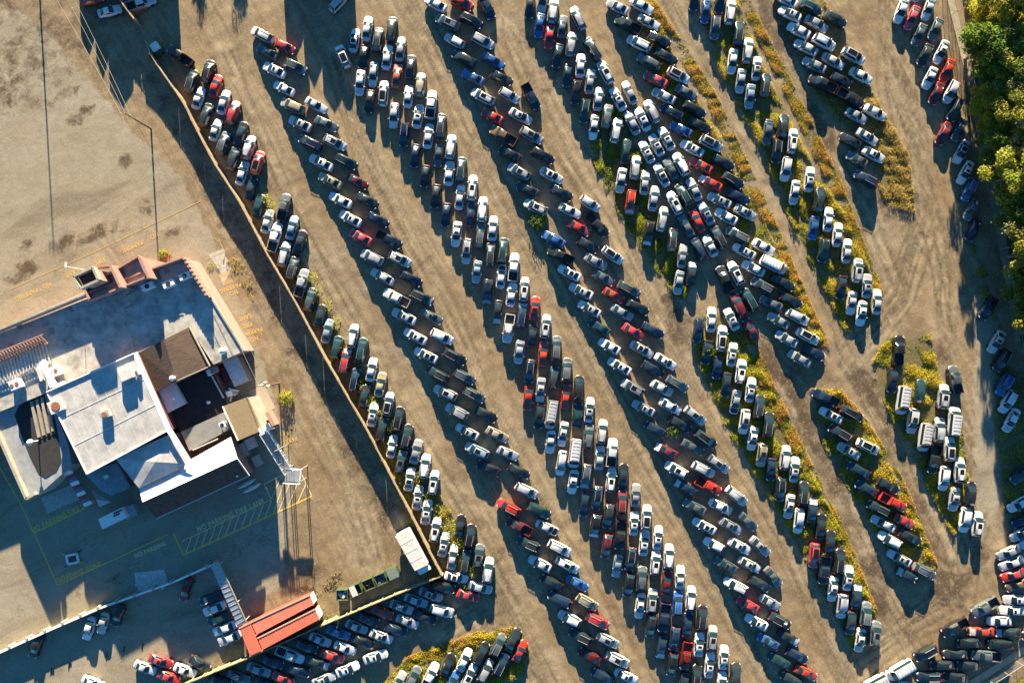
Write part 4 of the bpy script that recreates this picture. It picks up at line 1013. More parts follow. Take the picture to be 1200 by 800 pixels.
# left courtyard wing
block('low_roof', [(-40, 500), (0, 482), (40, 463), (55, 461), (80, 520), (84, 545), (46, 579), (34, 584), (0, 507), (-130, 560), (-140, 545)], 4.3, mat('blue_grey_roof', (.27, .29, .3), .8, .3, .6), CREAM)
parapet([(-3, 500), (34, 583), (44, 577)], 4.3, .5, .8, CREAM)
oval = [(17, 486), (22, 476), (35, 466), (52, 462), (62, 480), (68, 510), (72, 540), (66, 552), (53, 560), (45, 555), (35, 535), (25, 510)]
bm = bmesh.new(); slab(bm, poly(oval, 4.36), .05); obj('shade_black_roof', bm, DARKROOF, B)  # oval sheet blackened to stand for the shaded well
bm = bmesh.new()
for k in range(4):
    a_ = Q(37 + k * 6, 470 - k * 2.4, 4.6); b_ = Q(46 + k * 5.5, 512 - k * 2.4, 4.5); bar(bm, a_, b_, .5, .25)
obj('roof_beam', bm, CREAM, B)
bm = bmesh.new(); slab(bm, poly([(34, 470), (56, 462), (66, 508), (47, 514)], 4.42), .04); obj('brown_roof_panel', bm, BROWNROOF, B)
bm = bmesh.new(); p = Q(45, 516, 4.4); tube(bm, p, p + Vector((0, 0, 2.0)), .1); ball(bm, p + Vector((0, 0, 2.1)), .55); obj('roof_vent', bm, WHITE, B)
block('low_roof', [(100, 556), (137, 541), (153, 571), (130, 581), (118, 574)], 3.6, mat('slate_roof', (.2, .24, .26), .7, .3, .6), STUCCO)
bm = bmesh.new(); box(bm, Q(125, 558, 3.85), (.8, .6, .4), R(24)); obj('roof_hatch', bm, WHITE, B)
# corrugated area at the left and lattice sign
bm = bmesh.new()
for k in range(26):
    a_ = Q(-40 + k * 3.7, 445 - k * 1.75, 5.06); b_ = a_ + Vector((1.1, -4.3, 0)); bar(bm, a_, b_, .22, .1)
obj('standing_seam', bm, DIRTYWHITE, B)
bm = bmesh.new(); a0, a1 = Q(-40, 428, 6.4), Q(50, 392, 6.4); n_ = 26
off = Vector((.5, -1.5, -.6)); up = Vector((0, 0, .1))
for k in (0, 1): bar(bm, a0 + off * k + up, a1 + off * k + up, .16)
bar(bm, a0 + off * .5 - Vector((0, 0, 1.2)), a1 + off * .5 - Vector((0, 0, 1.2)), .14)
for k in range(n_):
    p, q_ = a0.lerp(a1, k / n_), a0.lerp(a1, (k + 1) / n_)
    bar(bm, p, q_ + off, .1); bar(bm, p, p + off * .5 - Vector((0, 0, 1.2)), .08); bar(bm, q_ + off, p + off * .5 - Vector((0, 0, 1.2)), .08); bar(bm, p, p + off, .12)
obj('lattice_truss', bm, COPPER, B)
# rooftop plant
def ac(x, y, h, w_, d_, hh, fans, m=WHITE, deg=24):
    p = Q(x, y, h); bm = bmesh.new(); box(bm, (0, 0, hh / 2 + .15), (w_, d_, hh)); 
    for sx in (-.4, .4): box(bm, (sx * w_, 0, .08), (.1, d_ * .9, .16))
    bmesh.ops.bevel(bm, geom=[e for e in bm.edges if e.calc_length() > .5], offset=.04, segments=1, affect='EDGES')
    o = obj('air_conditioner', bm, m, B); o.location = p; o.rotation_euler = (0, 0, R(deg))
    for k in range(fans):
        bm = bmesh.new(); xx = (k - (fans - 1) / 2) * w_ / max(1, fans); tube(bm, (xx, 0, hh + .15), (xx, 0, hh + .22), min(w_ / max(1, fans), d_) * .36, seg=14)
        f_ = obj('fan', bm, CONDENSER if m is not WHITE or fans > 1 else TRIM, o)
    return o
ac(176.5, 336, 5, 2.1, 1.15, 1.1, 1); ac(201, 333, 5, 2.1, 1.2, 1.1, 1); ac(220, 324, 5, 2.1, 1.15, 1.1, 1)
ac(68, 435, 5, 1.9, 1.7, 1.2, 2); ac(23, 450, 5, 1.9, 1.7, 1.2, 2); ac(151, 438, 7.2, 2.2, 2.0, 1.0, 0, DIRTYWHITE); ac(71, 475, 6.2, 2.6, 2.2, 1.2, 1, DIRTYWHITE)
ac(126, 485, 7.2, 1.7, 1.3, .8, 1, GREYMETAL); ac(263, 497, 4.4, 1.1, 1.0, .9, 1); ac(163, 436, 7.2, .7, 1.0, .8, 1, DIRTYWHITE)
bm = bmesh.new(); q_ = [Q(54, 423, 6.2), Q(50, 428, 6.4), Q(58, 440, 6.4), Q(62, 450, 6.4), Q(68, 453, 6.2), Q(76, 449, 6.0)]
for a_, b_ in zip(q_, q_[1:]): bar(bm, a_, b_, .95, .8); 
for p in q_[1:-1]: box(bm, p, (1.0, 1.0, .82), R(24))
obj('duct', bm, WHITE, B)
bm = bmesh.new(); q_ = [Q(44, 430, 5.4), Q(48, 440, 5.4), Q(50, 446, 5.4)]
for a_, b_ in zip(q_, q_[1:]): bar(bm, a_, b_, .6, .6)
obj('duct', bm, DIRTYWHITE, B)
# planter at the entrance
bm = bmesh.new(); q_ = [(184, 303), (197, 294), (204, 314), (190, 320)]; prism(bm, poly(q_, .5), 0); obj('planter', bm, mat('red_brick', (.3, .13, .08), .9, .35, 6), B)
# striped stair canopy and service boxes on the south west side
bm_c = [bmesh.new() for _ in range(3)]
q0, q1 = Q(79, 552, 3.0), Q(104, 592, 1.0)
for k in range(10):
    a_, b_ = q0.lerp(q1, k / 10), q0.lerp(q1, (k + 1) / 10); bar(bm_c[k % 3], a_, b_.lerp(a_, .06), 1.6, .08)
for b_, m in zip(bm_c, (WHITE, mat('red_canvas', (.35, .05, .06), .8), mat('slate_canvas', (.12, .15, .22), .8))): obj('striped_awning', b_, m, B)
bm = bmesh.new(); tri = [[(107, 574, 3.0), (119, 580, 2.2), (113, 585, 3.1)], [(119, 580, 2.2), (130, 588, 3), (113, 585, 3.1)], [(113, 585, 3.1), (130, 588, 3), (116, 594, 2.3)]]
for t in tri: slab(bm, [Q(*p) for p in t], .05)
obj('shade_sail', bm, mat('grey_canvas', (.35, .33, .36), .8), B)
block('service_box_roof', [(115, 608), (143, 594), (149, 606), (120, 620)], 2.6, WHITE, WHITE); block('service_box_roof', [(143, 596), (156, 590), (161, 603), (149, 609)], 1.6, GREYMETAL, GREYMETAL)
bm = bmesh.new()
for k in range(7):
    p = Q(134 + (k % 4) * 2.6, 601 - (k % 4) * 1.2 + (k // 4) * 3, 2.72); box(bm, p, (.22, .3, .2), R(24))
obj('roof_vent', bm, TRIM, B)
# clutter of pipes behind the kitchen
bm = bmesh.new()
for a_, b_ in (((264, 458, 2.5), (276, 463, 2.5)), ((268, 455, 2.6), (280, 458, 2.6)), ((248, 440, 3.2), (262, 466, 3.2)), ((272, 460, 2), (270, 470, 3)), ((226, 527, 4.5), (255, 514, 4.5)), ((198, 500, 4.5), (222, 540, 4.5))): bar(bm, Q(*a_), Q(*b_), .22)
obj('pipe', bm, DIRTYWHITE, B)
for (x, y, h, wx, wy, hh, m) in ((250, 433, 3.2, 1.2, 1.2, .9, STUCCO), (245, 436, 3.2, 1, 1.1, .8, WHITE), (264, 438, .1, 1.6, 3, 1.2, mat('maroon_crate', (.15, .02, .04), .6)), (300, 540, 0, 1.2, 2, 1.6, GREYMETAL), (283, 528, 0, 1.6, 2.6, 2.2, METAL), (292, 520, 0, 1.5, 2, 1.8, DIRTYWHITE), (268, 461, 0, 1, 1, 3, WHITE)):
    bm = bmesh.new(); p = Q(x, y, h + hh); box(bm, (p.x, p.y, h + hh / 2), (wx, wy, hh), R(24)); bmesh.ops.bevel(bm, geom=bm.edges[:], offset=.06, segments=1, affect='EDGES'); obj('utility_box', bm, m, B)
# patio behind the kitchen
sheet('patio', [P(x, y) for x, y in ((291, 459), (309, 450), (323, 478), (305, 486))], mat('pale_pink_paving', (.42, .34, .27), .9, .3, 3), .02)
sheet('patio', [P(x, y) for x, y in ((289, 414), (294, 409), (303, 428), (290, 437))], mat('brick_paving', (.33, .2, .13), .9, .3, 3), .02)
# steel walkway
WK = thing('steel_walkway', 'raised grey steel walkway with railings sloping from the tan roof to the hatched markings', 'walkway', P(326, 532)); wo = P(326, 532)
def W_(x, y, h): return P(x, y, h) - wo
a_, b_ = W_(311, 506, 5.2), W_(340, 553, 3.6); d = (b_ - a_).normalized(); n_ = Vector((-d.y, d.x, 0)).normalized()
bm = bmesh.new()
for k in range(30): bar(bm, a_.lerp(b_, k / 30) - n_ * .75, a_.lerp(b_, k / 30) + n_ * .75, .14, .05)
for s_ in (-.75, .75): bar(bm, a_ + n_ * s_, b_ + n_ * s_, .12, .2)
obj('deck', bm, METAL, WK)
for s_ in (-.78, .78):
    bm = bmesh.new(); bar(bm, a_ + n_ * s_ + Vector((0, 0, 1.05)), b_ + n_ * s_ + Vector((0, 0, 1.05)), .1); bar(bm, a_ + n_ * s_ + Vector((0, 0, .55)), b_ + n_ * s_ + Vector((0, 0, .55)), .06)
    for k in range(9):
        p = a_.lerp(b_, k / 8) + n_ * s_; bar(bm, p, p + Vector((0, 0, 1.05)), .07)
    obj('railing', bm, WHITE, WK)
bm = bmesh.new(); c = W_(344, 557, 3.7); slab(bm, [c + Vector((x, y, 0)) for x, y in ((-1.6, -1.2), (1.3, -1.4), (1.6, 1.2), (-1.3, 1.4))], .15); obj('platform', bm, METAL, WK)
bm = bmesh.new()
for x0, y0, x1, y1 in ((-1.6, -1.2, 1.3, -1.4), (1.3, -1.4, 1.6, 1.2), (1.6, 1.2, -1.3, 1.4)):
    for z in (.55, 1.05): bar(bm, c + Vector((x0, y0, z)), c + Vector((x1, y1, z)), .08)
    bar(bm, c + Vector((x0, y0, 0)), c + Vector((x0, y0, 1.05)), .08)
obj('railing', bm, WHITE, WK)
for x, y in ((-1.4, -1.1), (1.2, -1.2), (1.4, 1.1), (-1.2, 1.2)):
    bm = bmesh.new(); p = c + Vector((x, y, 0)); bar(bm, p, Vector((p.x, p.y, 0)), .16); obj('post', bm, METAL, WK)
for k in (.0, .45):
    for s_ in (-.7, .7):
        p = a_.lerp(b_, k) + n_ * s_; bm = bmesh.new(); bar(bm, p, Vector((p.x, p.y, 0)), .16); obj('post', bm, METAL, WK)
bm = bmesh.new(); box(bm, W_(309, 504, 5.6), (1.3, 1.3, .9), .5); box(bm, W_(314, 500, 5.4), (.6, 1.2, 1), .5); obj('head_house', bm, WHITE, WK)
bm = bmesh.new(); box(bm, W_(319, 490, 1.2), (.7, 2.8, 2.2), R(-62) + R(90)); obj('sign_panel', bm, STUCCO, WK)
# ------------------------------------------------------------------ yard things
CONTBODY = mat('red_steel_dimmed_for_bounce', (.2, .05, .036), .6, .3, 1)  # sides coloured darker than the roofs to hold down bounced sunlight
def container(name, label, tl, tr, br, bl, h, roofm, ribs):
    o0 = P(*tl); root = thing(name, label, 'container', (o0.x, o0.y, 0)); f = lambda p, z: P(p[0], p[1], h) - Vector((o0.x, o0.y, h - z))
    cs = [f(p, h) for p in (tl, tr, br, bl)]
    bm = bmesh.new(); prism(bm, [Vector((p.x, p.y, h - .06)) for p in shrink(cs, .03)], .12); obj('body', bm, CONTBODY, root)
    bm = bmesh.new(); slab(bm, cs, .05)
    for k in range(ribs):
        a_ = cs[0].lerp(cs[1], (k + .5) / ribs); b_ = cs[3].lerp(cs[2], (k + .5) / ribs); bar(bm, a_.lerp(b_, .03) + Vector((0, 0, .012)), a_.lerp(b_, .97) + Vector((0, 0, .012)), .16, .03)
    obj('roof', bm, roofm, root)
    bm = bmesh.new(); a_, b_ = cs[1], cs[2]
    for k in range(8):
        p = a_.lerp(b_, (k + .5) / 8); bar(bm, Vector((p.x + .04, p.y, .2)), Vector((p.x + .04, p.y, h - .2)), .08, .08)
    obj('end_door', bm, WHITE, root)
    for p in cs:
        bm = bmesh.new(); box(bm, (p.x, p.y, h - .03), (.2, .2, .16), R(27)); obj('corner_casting', bm, CONTRED, root)
    for s_ in (0,):
        bm = bmesh.new(); bar(bm, cs[0] + Vector((0, 0, .02)), cs[1] + Vector((0, 0, .02)), .22, .12); obj('top_rail', bm, mat('faded_red_rail', (.55, .3, .2), .6), root)
    return root
def zz(x, y): return 260 + x / 7.27, 680 + y / 7.27
CONTR2 = mat('pale_red_roof', (.62, .18, .115), .6, .25, 1)
container('shipping_container', 'longer red shipping container with smooth roof, on the side of the open yard', zz(248, 355), zz(745, 125), zz(778, 205), zz(295, 460), 2.6, CONTR2, 0)
container('shipping_container', 'red shipping container with ribbed roof, on the side of the board fence', zz(305, 490), zz(790, 245), zz(830, 330), zz(345, 590), 2.6, CONTRED, 22)
container('shipping_container', 'short red container with ribbed roof set crosswise at the canopy end', zz(148, 405), zz(240, 360), zz(338, 600), zz(240, 642), 2.7, CONTRED, 9)
# white box trailer
o0 = P(482, 643); TR = thing('box_trailer', 'long white box trailer parked inside the fence corner', 'trailer', o0)
t4 = [P(x, y, 3.3) - o0 for x, y in ((463, 629), (478.5, 620), (501, 662), (486, 669))]
bm = bmesh.new(); prism(bm, t4, .9); bmesh.ops.bevel(bm, geom=bm.edges[:], offset=.06, segments=2, affect='EDGES'); obj('cargo_box', bm, DIRTYWHITE, TR)
bm = bmesh.new()
for k in (.25, .5, .75):
    a_, b_ = t4[0].lerp(t4[3], k), t4[1].lerp(t4[2], k); bar(bm, a_ + Vector((0, 0, .01)), b_ + Vector((0, 0, .01)), .08, .03)
obj('roof_bow', bm, DIRTYWHITE, TR)
nose = [P(x, y, 2.3) - o0 for x, y in ((488, 668), (501, 662), (505, 667), (492, 674))]; bm = bmesh.new(); prism(bm, nose, .6); bmesh.ops.bevel(bm, geom=bm.edges[:], offset=.12, segments=2, affect='EDGES'); obj('cab', bm, WHITE, TR)
for x, y in ((470, 626), (481, 622), (488, 664), (500, 658)):
    bm = bmesh.new(); p = P(x, y) - o0; tube(bm, Vector((p.x - .15, p.y, .5)), Vector((p.x + .15, p.y, .5)), .5, seg=14); obj('wheel', bm, RUBBER, TR)
# dumpsters
names = ('full of white bags, farthest from the trailer', 'half covered by a lid, second from the red containers', 'holding brown scrap, in the middle of its line', 'holding dark metal scrap, next to the covered one', 'covered by a grey tarpaulin, nearest the trailer')
junkm = (mat('white_bags', (.5, .5, .5), .7, .6, 4), BED, RUST, mat('metal_scrap', (.12, .13, .14), .6, .6, 6), mat('grey_tarpaulin', (.15, .19, .17), .7, .4, 3))
for k, (x, y) in enumerate(((401, 697), (417, 691), (432, 684.5), (446, 678.5), (460.5, 671.5))):
    o0 = P(x, y, 1.4); o0.z = 0; D = thing('dumpster', 'green open steel dumpster ' + names[k], 'dumpster', o0, R(24 if k else 2), 'green dumpsters along the board fence')
    bm = bmesh.new(); a_, b_, hh, t = 2.05, 1.9, 1.45, .1
    for s_ in (1, -1): box(bm, (0, s_ * (b_ / 2 - t / 2), hh / 2), (a_, t, hh)); box(bm, (s_ * (a_ / 2 - t / 2), 0, hh / 2), (t, b_ - 2 * t, hh))
    box(bm, (0, 0, .12), (a_ - 2 * t - .01, b_ - 2 * t - .01, .1)); obj('bin', bm, GREENM, D)
    bm = bmesh.new()
    for s_ in (1, -1): bar(bm, (-a_ / 2 - .05, s_ * b_ / 2, hh + .03), (a_ / 2 + .05, s_ * b_ / 2, hh + .03), .12, .1); bar(bm, (s_ * a_ / 2, -b_ / 2 + .07, hh + .03), (s_ * a_ / 2, b_ / 2 - .07, hh + .03), .12, .1)
    obj('rim', bm, mat('green_rim', (.065, .088, .032), .6), D)
    bm = bmesh.new(); rj = random.Random(k)
    for _ in range(26): box(bm, (rj.uniform(-.75, .75), rj.uniform(-.7, .7), rj.uniform(.7, 1.2)), (rj.uniform(.15, .6), rj.uniform(.15, .5), rj.uniform(.1, .4)), rj.uniform(0, 3))
    obj('rubbish', bm, junkm[k], D)
    if k in (1, 4):
        bm = bmesh.new(); slab(bm, [Vector((x_, y_, hh + .14)) for x_, y_ in ((-1.0, -.95), (.1 if k == 1 else 1.0, -.95), (.1 if k == 1 else 1.0, .95), (-1.0, .95))], .04); obj('lid', bm, DIRTYWHITE if k == 1 else junkm[4], D)
# canoes
for k, (x, y) in enumerate(((290, 566), (296, 571))):
    p = P(x, y); bm = bmesh.new(); secs = []
    for t in np.linspace(-1, 1, 9):
        ww = .42 * (1 - t * t) ** .6 + .02; secs.append([Vector((t * 1.9, ww, .28)), Vector((t * 1.9, ww * .85, .42)), Vector((t * 1.9, ww * .45, .52 + .05 * abs(t))), Vector((t * 1.9, 0, .55 + .05 * abs(t)))])
    loft(bm, secs); root = thing('canoe', ('pale grey upturned canoe closest to the brown roof', 'pale grey upturned canoe on the outer side by the hatched markings')[k], 'canoe', p, R(28))
    obj('hull', bm, DIRTYWHITE, root, True)
    for xx in (-1, 1):
        bm = bmesh.new(); box(bm, (xx, 0, .13), (.15, .7, .26)); obj('support', bm, POSTWOOD, root)
# white cart in the loading zone
p = P(86, 654); K = thing('equipment_frame', 'small square white steel frame with dark red middle standing in the loading zone', 'frame', p, R(12))
bm = bmesh.new()
for a_, b_ in (((-1, -.8), (1, -.8)), ((1, -.8), (1, .8)), ((1, .8), (-1, .8)), ((-1, .8), (-1, -.8))): bar(bm, (*a_, .3), (*b_, .3), .4, .14)
obj('frame', bm, WHITE, K); bm = bmesh.new(); box(bm, (0, 0, .25), (1.3, .9, .12)); obj('tray', bm, mat('dark_red_tray', (.2, .04, .03), .6), K)
for k, (x, y) in enumerate(((-1, -.8), (1, -.8), (1, .8), (-1, .8))):
    bm = bmesh.new(); bar(bm, (x, y, .28), (x * 1.9, y * 1.6, .05), .18); obj('leg', bm, (GREENM, LINE)[k % 2], K)
# small white and green trailer at the yard gate, with red gate arms
p = P(187, 60.5); K = thing('utility_trailer', 'small white and green covered trailer at the yard gate', 'trailer', p, R(-55))
bm = bmesh.new(); box(bm, (-.35, 0, 1.05), (1.5, 1.55, 1.1)); bmesh.ops.bevel(bm, geom=bm.edges[:], offset=.08, segments=2, affect='EDGES'); obj('cover', bm, WHITE, K)
bm = bmesh.new(); box(bm, (.8, 0, .85), (.78, 1.5, .75)); bmesh.ops.bevel(bm, geom=bm.edges[:], offset=.06, segments=2, affect='EDGES'); obj('locker', bm, GREENM, K)
for s_ in (1, -1):
    bm = bmesh.new(); tube(bm, (0, s_ * .85 - .1, .32), (0, s_ * .85 + .1, .32), .32, seg=12); obj('wheel', bm, RUBBER, K)
bm = bmesh.new(); bar(bm, (1.1, 0, .4), (2.0, 0, .4), .1); obj('drawbar', bm, ORANGE, K)
for lab, a_, b_ in (('orange steel gate arm beside the white and green trailer', (177, 58), (193, 50)), ('orange steel gate arm at the end of the short board fence', (158, 20), (173, 12))):
    pa, pb = P(*a_), P(*b_); K = thing('gate', lab, 'gate', pa); d = pb - pa
    for z in (.5, .95, 1.4):
        bm = bmesh.new(); bar(bm, (0, 0, z), (d.x, d.y, z), .1); obj('rail', bm, ORANGE, K)
    for t in (0, 1): bm = bmesh.new(); tube(bm, (d.x * t, d.y * t, 0), (d.x * t, d.y * t, 1.6), .09); obj('post', bm, ORANGE, K)
# utility poles
def pole(label, base, h, arm, seg=None, lampside=None):
    p = P(*base); root = thing('utility_pole', label, 'utility pole', p)
    bm = bmesh.new(); tube(bm, (0, 0, 0), (0, 0, h), .17, .11, 10); obj('pole', bm, POLE, root)
    bm = bmesh.new(); bar(bm, (-arm, .15, h - .4), (arm, -.15, h - .4), .12, .14); obj('crossarm', bm, POSTWOOD, root)
    for x in (-arm * .9, 0, arm * .9): bm = bmesh.new(); tube(bm, (x, -.15 * x / arm, h - .3), (x, -.15 * x / arm, h - .02), .06, .04); obj('insulator', bm, WHITE, root)
    return root, p
r1, p1 = pole('tall wooden utility pole carrying three wires, beside the bare pavement', (177, 151), 8.6, .9)
r2, p2 = pole('wooden utility pole with grey transformers behind the tan roof', (327, 449), 8.2, 1.0)
for dx, dy in ((-.5, .1), (.5, -.1), (0, .5)): bm = bmesh.new(); tube(bm, (dx, dy, 6.6), (dx, dy, 7.5), .27); ball(bm, (dx, dy, 7.5), .26); obj('transformer', bm, METAL, r2)
pole('wooden utility pole just above the upper left corner', (45.5, -22), 10.5, .9)
K = thing('street_lamp', 'slim white lamp pole leaning over the fire lane beside the tower', 'lamp post', P(98, 316)); o_ = P(98, 316)
top = P(52, 312, 9.3) - o_; base = P(97.5, 318, 0) - o_
bm = bmesh.new(); tube(bm, (2.6, -.4, 0), (2.6, -.4, 9), .08, .045); obj('pole', bm, WHITE, K); bm = bmesh.new(); box(bm, (2.6, -.1, 9.05), (.35, .9, .14)); obj('lamp_head', bm, WHITE, K)
CUR = []
def cable(label, a_, b_, sag):
    bm = bmesh.new(); n_ = 10; pts = []
    for k in range(n_ + 1):
        t = k / n_; p = a_.lerp(b_, t); p.z -= sag * 4 * t * (1 - t); pts.append(p)
    for p, q_ in zip(pts, pts[1:]): tube(bm, p, q_, .035, seg=5)
    tag(obj('overhead_wire', bm, CABLE), label, 'wire', 'overhead wires from the tall pole')
top1 = p1 + Vector((0, 0, 8.55))
for k, (x, y) in enumerate(((58, -14), (72, -14), (80, -14))):
    cable(('overhead wire on the left side of the three running off the top edge', 'overhead wire in the middle of the three running off the top edge', 'overhead wire on the right side, nearest the charcoal shade')[k], top1 + Vector(((k - 1) * .8, -(k - 1) * .13, 0)), P(x, y, 8.6), .5)
for k, off in enumerate((-.8, .8)):
    cable(('overhead wire on the left between the two wooden poles', 'overhead wire on the right between the two wooden poles')[k], top1 + Vector((off, 0, 0)), p2 + Vector((off, 0, 8.1)), 1.2)


for lab, bays in (('grey stepped warehouse added unseen beyond the top edge above the yard gate', [(92, 108, 2.0), (108.3, 122, 2.9), (122.3, 150, 4.0), (150.3, 163, 3.1), (163.3, 207, 4.5)]), ('grey stepped occluder added unseen beyond the top edge above the second row', [(332, 352, 2.1), (352.3, 372, 3.2), (372.3, 396, 4.2), (396.3, 414, 3.8)])):
    o0 = P(bays[0][0], -40); K = thing('occluder', lab, 'building', o0)  # unseen blocks added above the frame, bays stepped to cast the yard shade
    for x0, x1, hh in bays:
        q_ = [P(x, y) - o0 for x, y in ((x0, -40), (x1, -40), (x1, -13), (x0, -13))]; a_, b_ = (q_[0] + q_[1]) / 2, (q_[3] + q_[2]) / 2
        bm = bmesh.new(); prism(bm, [Vector((p.x, p.y, hh - .2)) for p in q_], 0); obj('wall', bm, GREYMETAL, K)
        bm = bmesh.new()
        slab(bm, [Vector((q_[0].x, q_[0].y, hh - .1)), Vector((a_.x, a_.y, hh + .6)), Vector((b_.x, b_.y, hh + .6)), Vector((q_[3].x, q_[3].y, hh - .1))], .1)
        slab(bm, [Vector((a_.x, a_.y, hh + .6)), Vector((q_[1].x, q_[1].y, hh - .1)), Vector((q_[2].x, q_[2].y, hh - .1)), Vector((b_.x, b_.y, hh + .6))], .1); obj('roof', bm, METAL, K)
# ------------------------------------------------------------------ vegetation
def quads_mesh(name, cen, nrm, size, cols, material, parent=None, aspect=1.0):
    n = len(cen); ref = rng.normal(size=(n, 3)); t = np.cross(nrm, ref); t /= np.linalg.norm(t, axis=1)[:, None] + 1e-9
    b_ = np.cross(nrm, t); s = size[:, None]
    v = np.stack([cen - t * s * .5, cen - b_ * s * .5 * aspect, cen + t * s * .5, cen + b_ * s * .5 * aspect], 1).reshape(-1, 3)
    me = bpy.data.meshes.new(name); me.vertices.add(4 * n); me.vertices.foreach_set('co', v.astype(np.float32).ravel())
    me.loops.add(4 * n); me.loops.foreach_set('vertex_index', np.arange(4 * n, dtype=np.int32)); me.polygons.add(n)
    me.polygons.foreach_set('loop_start', np.arange(0, 4 * n, 4, dtype=np.int32)); me.polygons.foreach_set('loop_total', np.full(n, 4, dtype=np.int32)); me.update()
    ca = me.color_attributes.new('leaf', 'FLOAT_COLOR', 'POINT'); c4 = np.concatenate([np.repeat(cols, 4, 0), np.ones((4 * n, 1))], 1)
    ca.data.foreach_set('color', c4.astype(np.float32).ravel()); me.materials.append(material)
    o = bpy.data.objects.new(name, me); C.objects.link(o)
    if parent: o.parent = parent
    return o
def make_tree(label, h, rad, base, dens, leaf, kind, group):
    root = thing('broadleaf_tree' if kind else 'wispy_tree', label, 'tree', (0, 0, 0), 0, group)
    bm = bmesh.new(); tube(bm, (0, 0, 0), (.15, 0, h * .35), .28, .2, 9); tube(bm, (.15, 0, h * .35), (.1, .2, h * .8), .2, .07, 7); limbs = []
    for k in range(11):
        a_ = k * 2.4; z0 = h * (.28 + .045 * k); rr = rad * (.95 - .03 * k) * rng.uniform(.75, 1.05); tip = Vector((math.cos(a_) * rr, math.sin(a_) * rr, z0 + h * rng.uniform(.15, .35)))
        st_ = Vector((.13, .05, z0)); mid_ = st_.lerp(tip, .5) + Vector((0, 0, .4)); tube(bm, st_, mid_, .1, .06, 6); tube(bm, mid_, tip, .06, .025, 5); limbs.append((st_, tip))
        for _ in range(3):
            q_ = st_.lerp(tip, rng.uniform(.4, .95)); tube(bm, q_, q_ + Vector(rng.normal(0, 1, 3)) * .9 + Vector((0, 0, .7)), .03, .012, 4)
    obj('trunk', bm, BARK, root)
    cl = []
    ncl = 46
    for k in range(ncl):
        if k < 22: st_, tip = limbs[k % 11]; c = np.array(st_.lerp(tip, rng.uniform(.5, 1.05)))
        else:
            th, ph, r_ = rng.uniform(0, 6.283), math.acos(rng.uniform(-.35, 1)), rng.uniform(.55, 1) ; c = np.array([rad * r_ * math.sin(ph) * math.cos(th), rad * r_ * math.sin(ph) * math.sin(th), h * .6 + h * .38 * r_ * math.cos(ph)])
        cl.append(c + rng.normal(0, .3, 3))
    cen, nr, sz, co_ = [], [], [], []
    for c in cl:
        m_ = int(dens * rng.uniform(.6, 1.4)); d = rng.normal(size=(m_, 3)); d /= np.linalg.norm(d, axis=1)[:, None]
        r_ = rng.uniform(.25, 1, m_)[:, None] ** .5 * rng.uniform(.7, 1.35)
        cen.append(c + d * r_ * np.array([1, 1, .7])); nr.append(d * .6 + rng.normal(size=(m_, 3)) * .6 + np.array([0, .35, .3])); sz.append(rng.uniform(.6, 1.3, m_) * leaf)
        tint = np.array(base) * rng.uniform(.7, 1.35) * np.array([rng.uniform(.85, 1.25), 1, rng.uniform(.7, 1.1)]); co_.append(tint[None] * rng.uniform(.75, 1.25, (m_, 1)))
    cen, nr, sz, co_ = map(np.concatenate, (cen, nr, sz, co_)); nr /= np.linalg.norm(nr, axis=1)[:, None]
    quads_mesh('crown', cen, nr, sz, np.clip(co_, 0, .4), LEAF, root, .7)
    return root
TG = 'trees in the wood along the right edge'
protos = [make_tree('', 9, 3.6, (.12, .19, .03), 190, .36, 1, TG), make_tree('', 10.5, 4.2, (.26, .28, .045), 170, .36, 1, TG), make_tree('', 10, 4.4, (.38, .37, .17), 100, .3, 0, TG), make_tree('', 6, 2.8, (.38, .35, .04), 150, .3, 1, TG)]
KT = ('dark green bushy tree', 'mid green broad tree', 'pale olive thin crowned tree', 'small yellow green tree')
spots = [(1150, 12, 3), (1172, -8, 1), (1141, 55, 0), (1182, 40, 2), (1160, 82, 0), (1196, 92, 2), (1150, 118, 3), (1176, 130, 1), (1208, 60, 0), (1164, 168, 0), (1196, 165, 2), (1178, 205, 1), (1206, 215, 0), (1186, 248, 0), (1208, 268, 2), (1197, 296, 1), (1222, 320, 0),
         (1203, 345, 0), (1214, 388, 1), (1235, 20, 1), (1240, 110, 0), (1236, 190, 1), (1244, 270, 0), (1238, 380, 2), (1222, 440, 0)]
spots += [(1160, 30, 3), (1190, 20, 1), (1172, 62, 1), (1198, 66, 1), (1178, 105, 3), (1158, 140, 3), (1190, 140, 3), (1176, 180, 3), (1200, 190, 1), (1192, 225, 3), (1205, 240, 1), (1200, 270, 3), (1208, 300, 3), (1212, 360, 3), (1225, 160, 1), (1222, 250, 1), (1224, 30, 1)]
used = collections.Counter(); tl = collections.Counter()
def where(x, y):
    if y < 25: return 'at the top of the wood'
    return None
lab_at = {}
spots = [(x + 13, y, k) for x, y, k in spots]
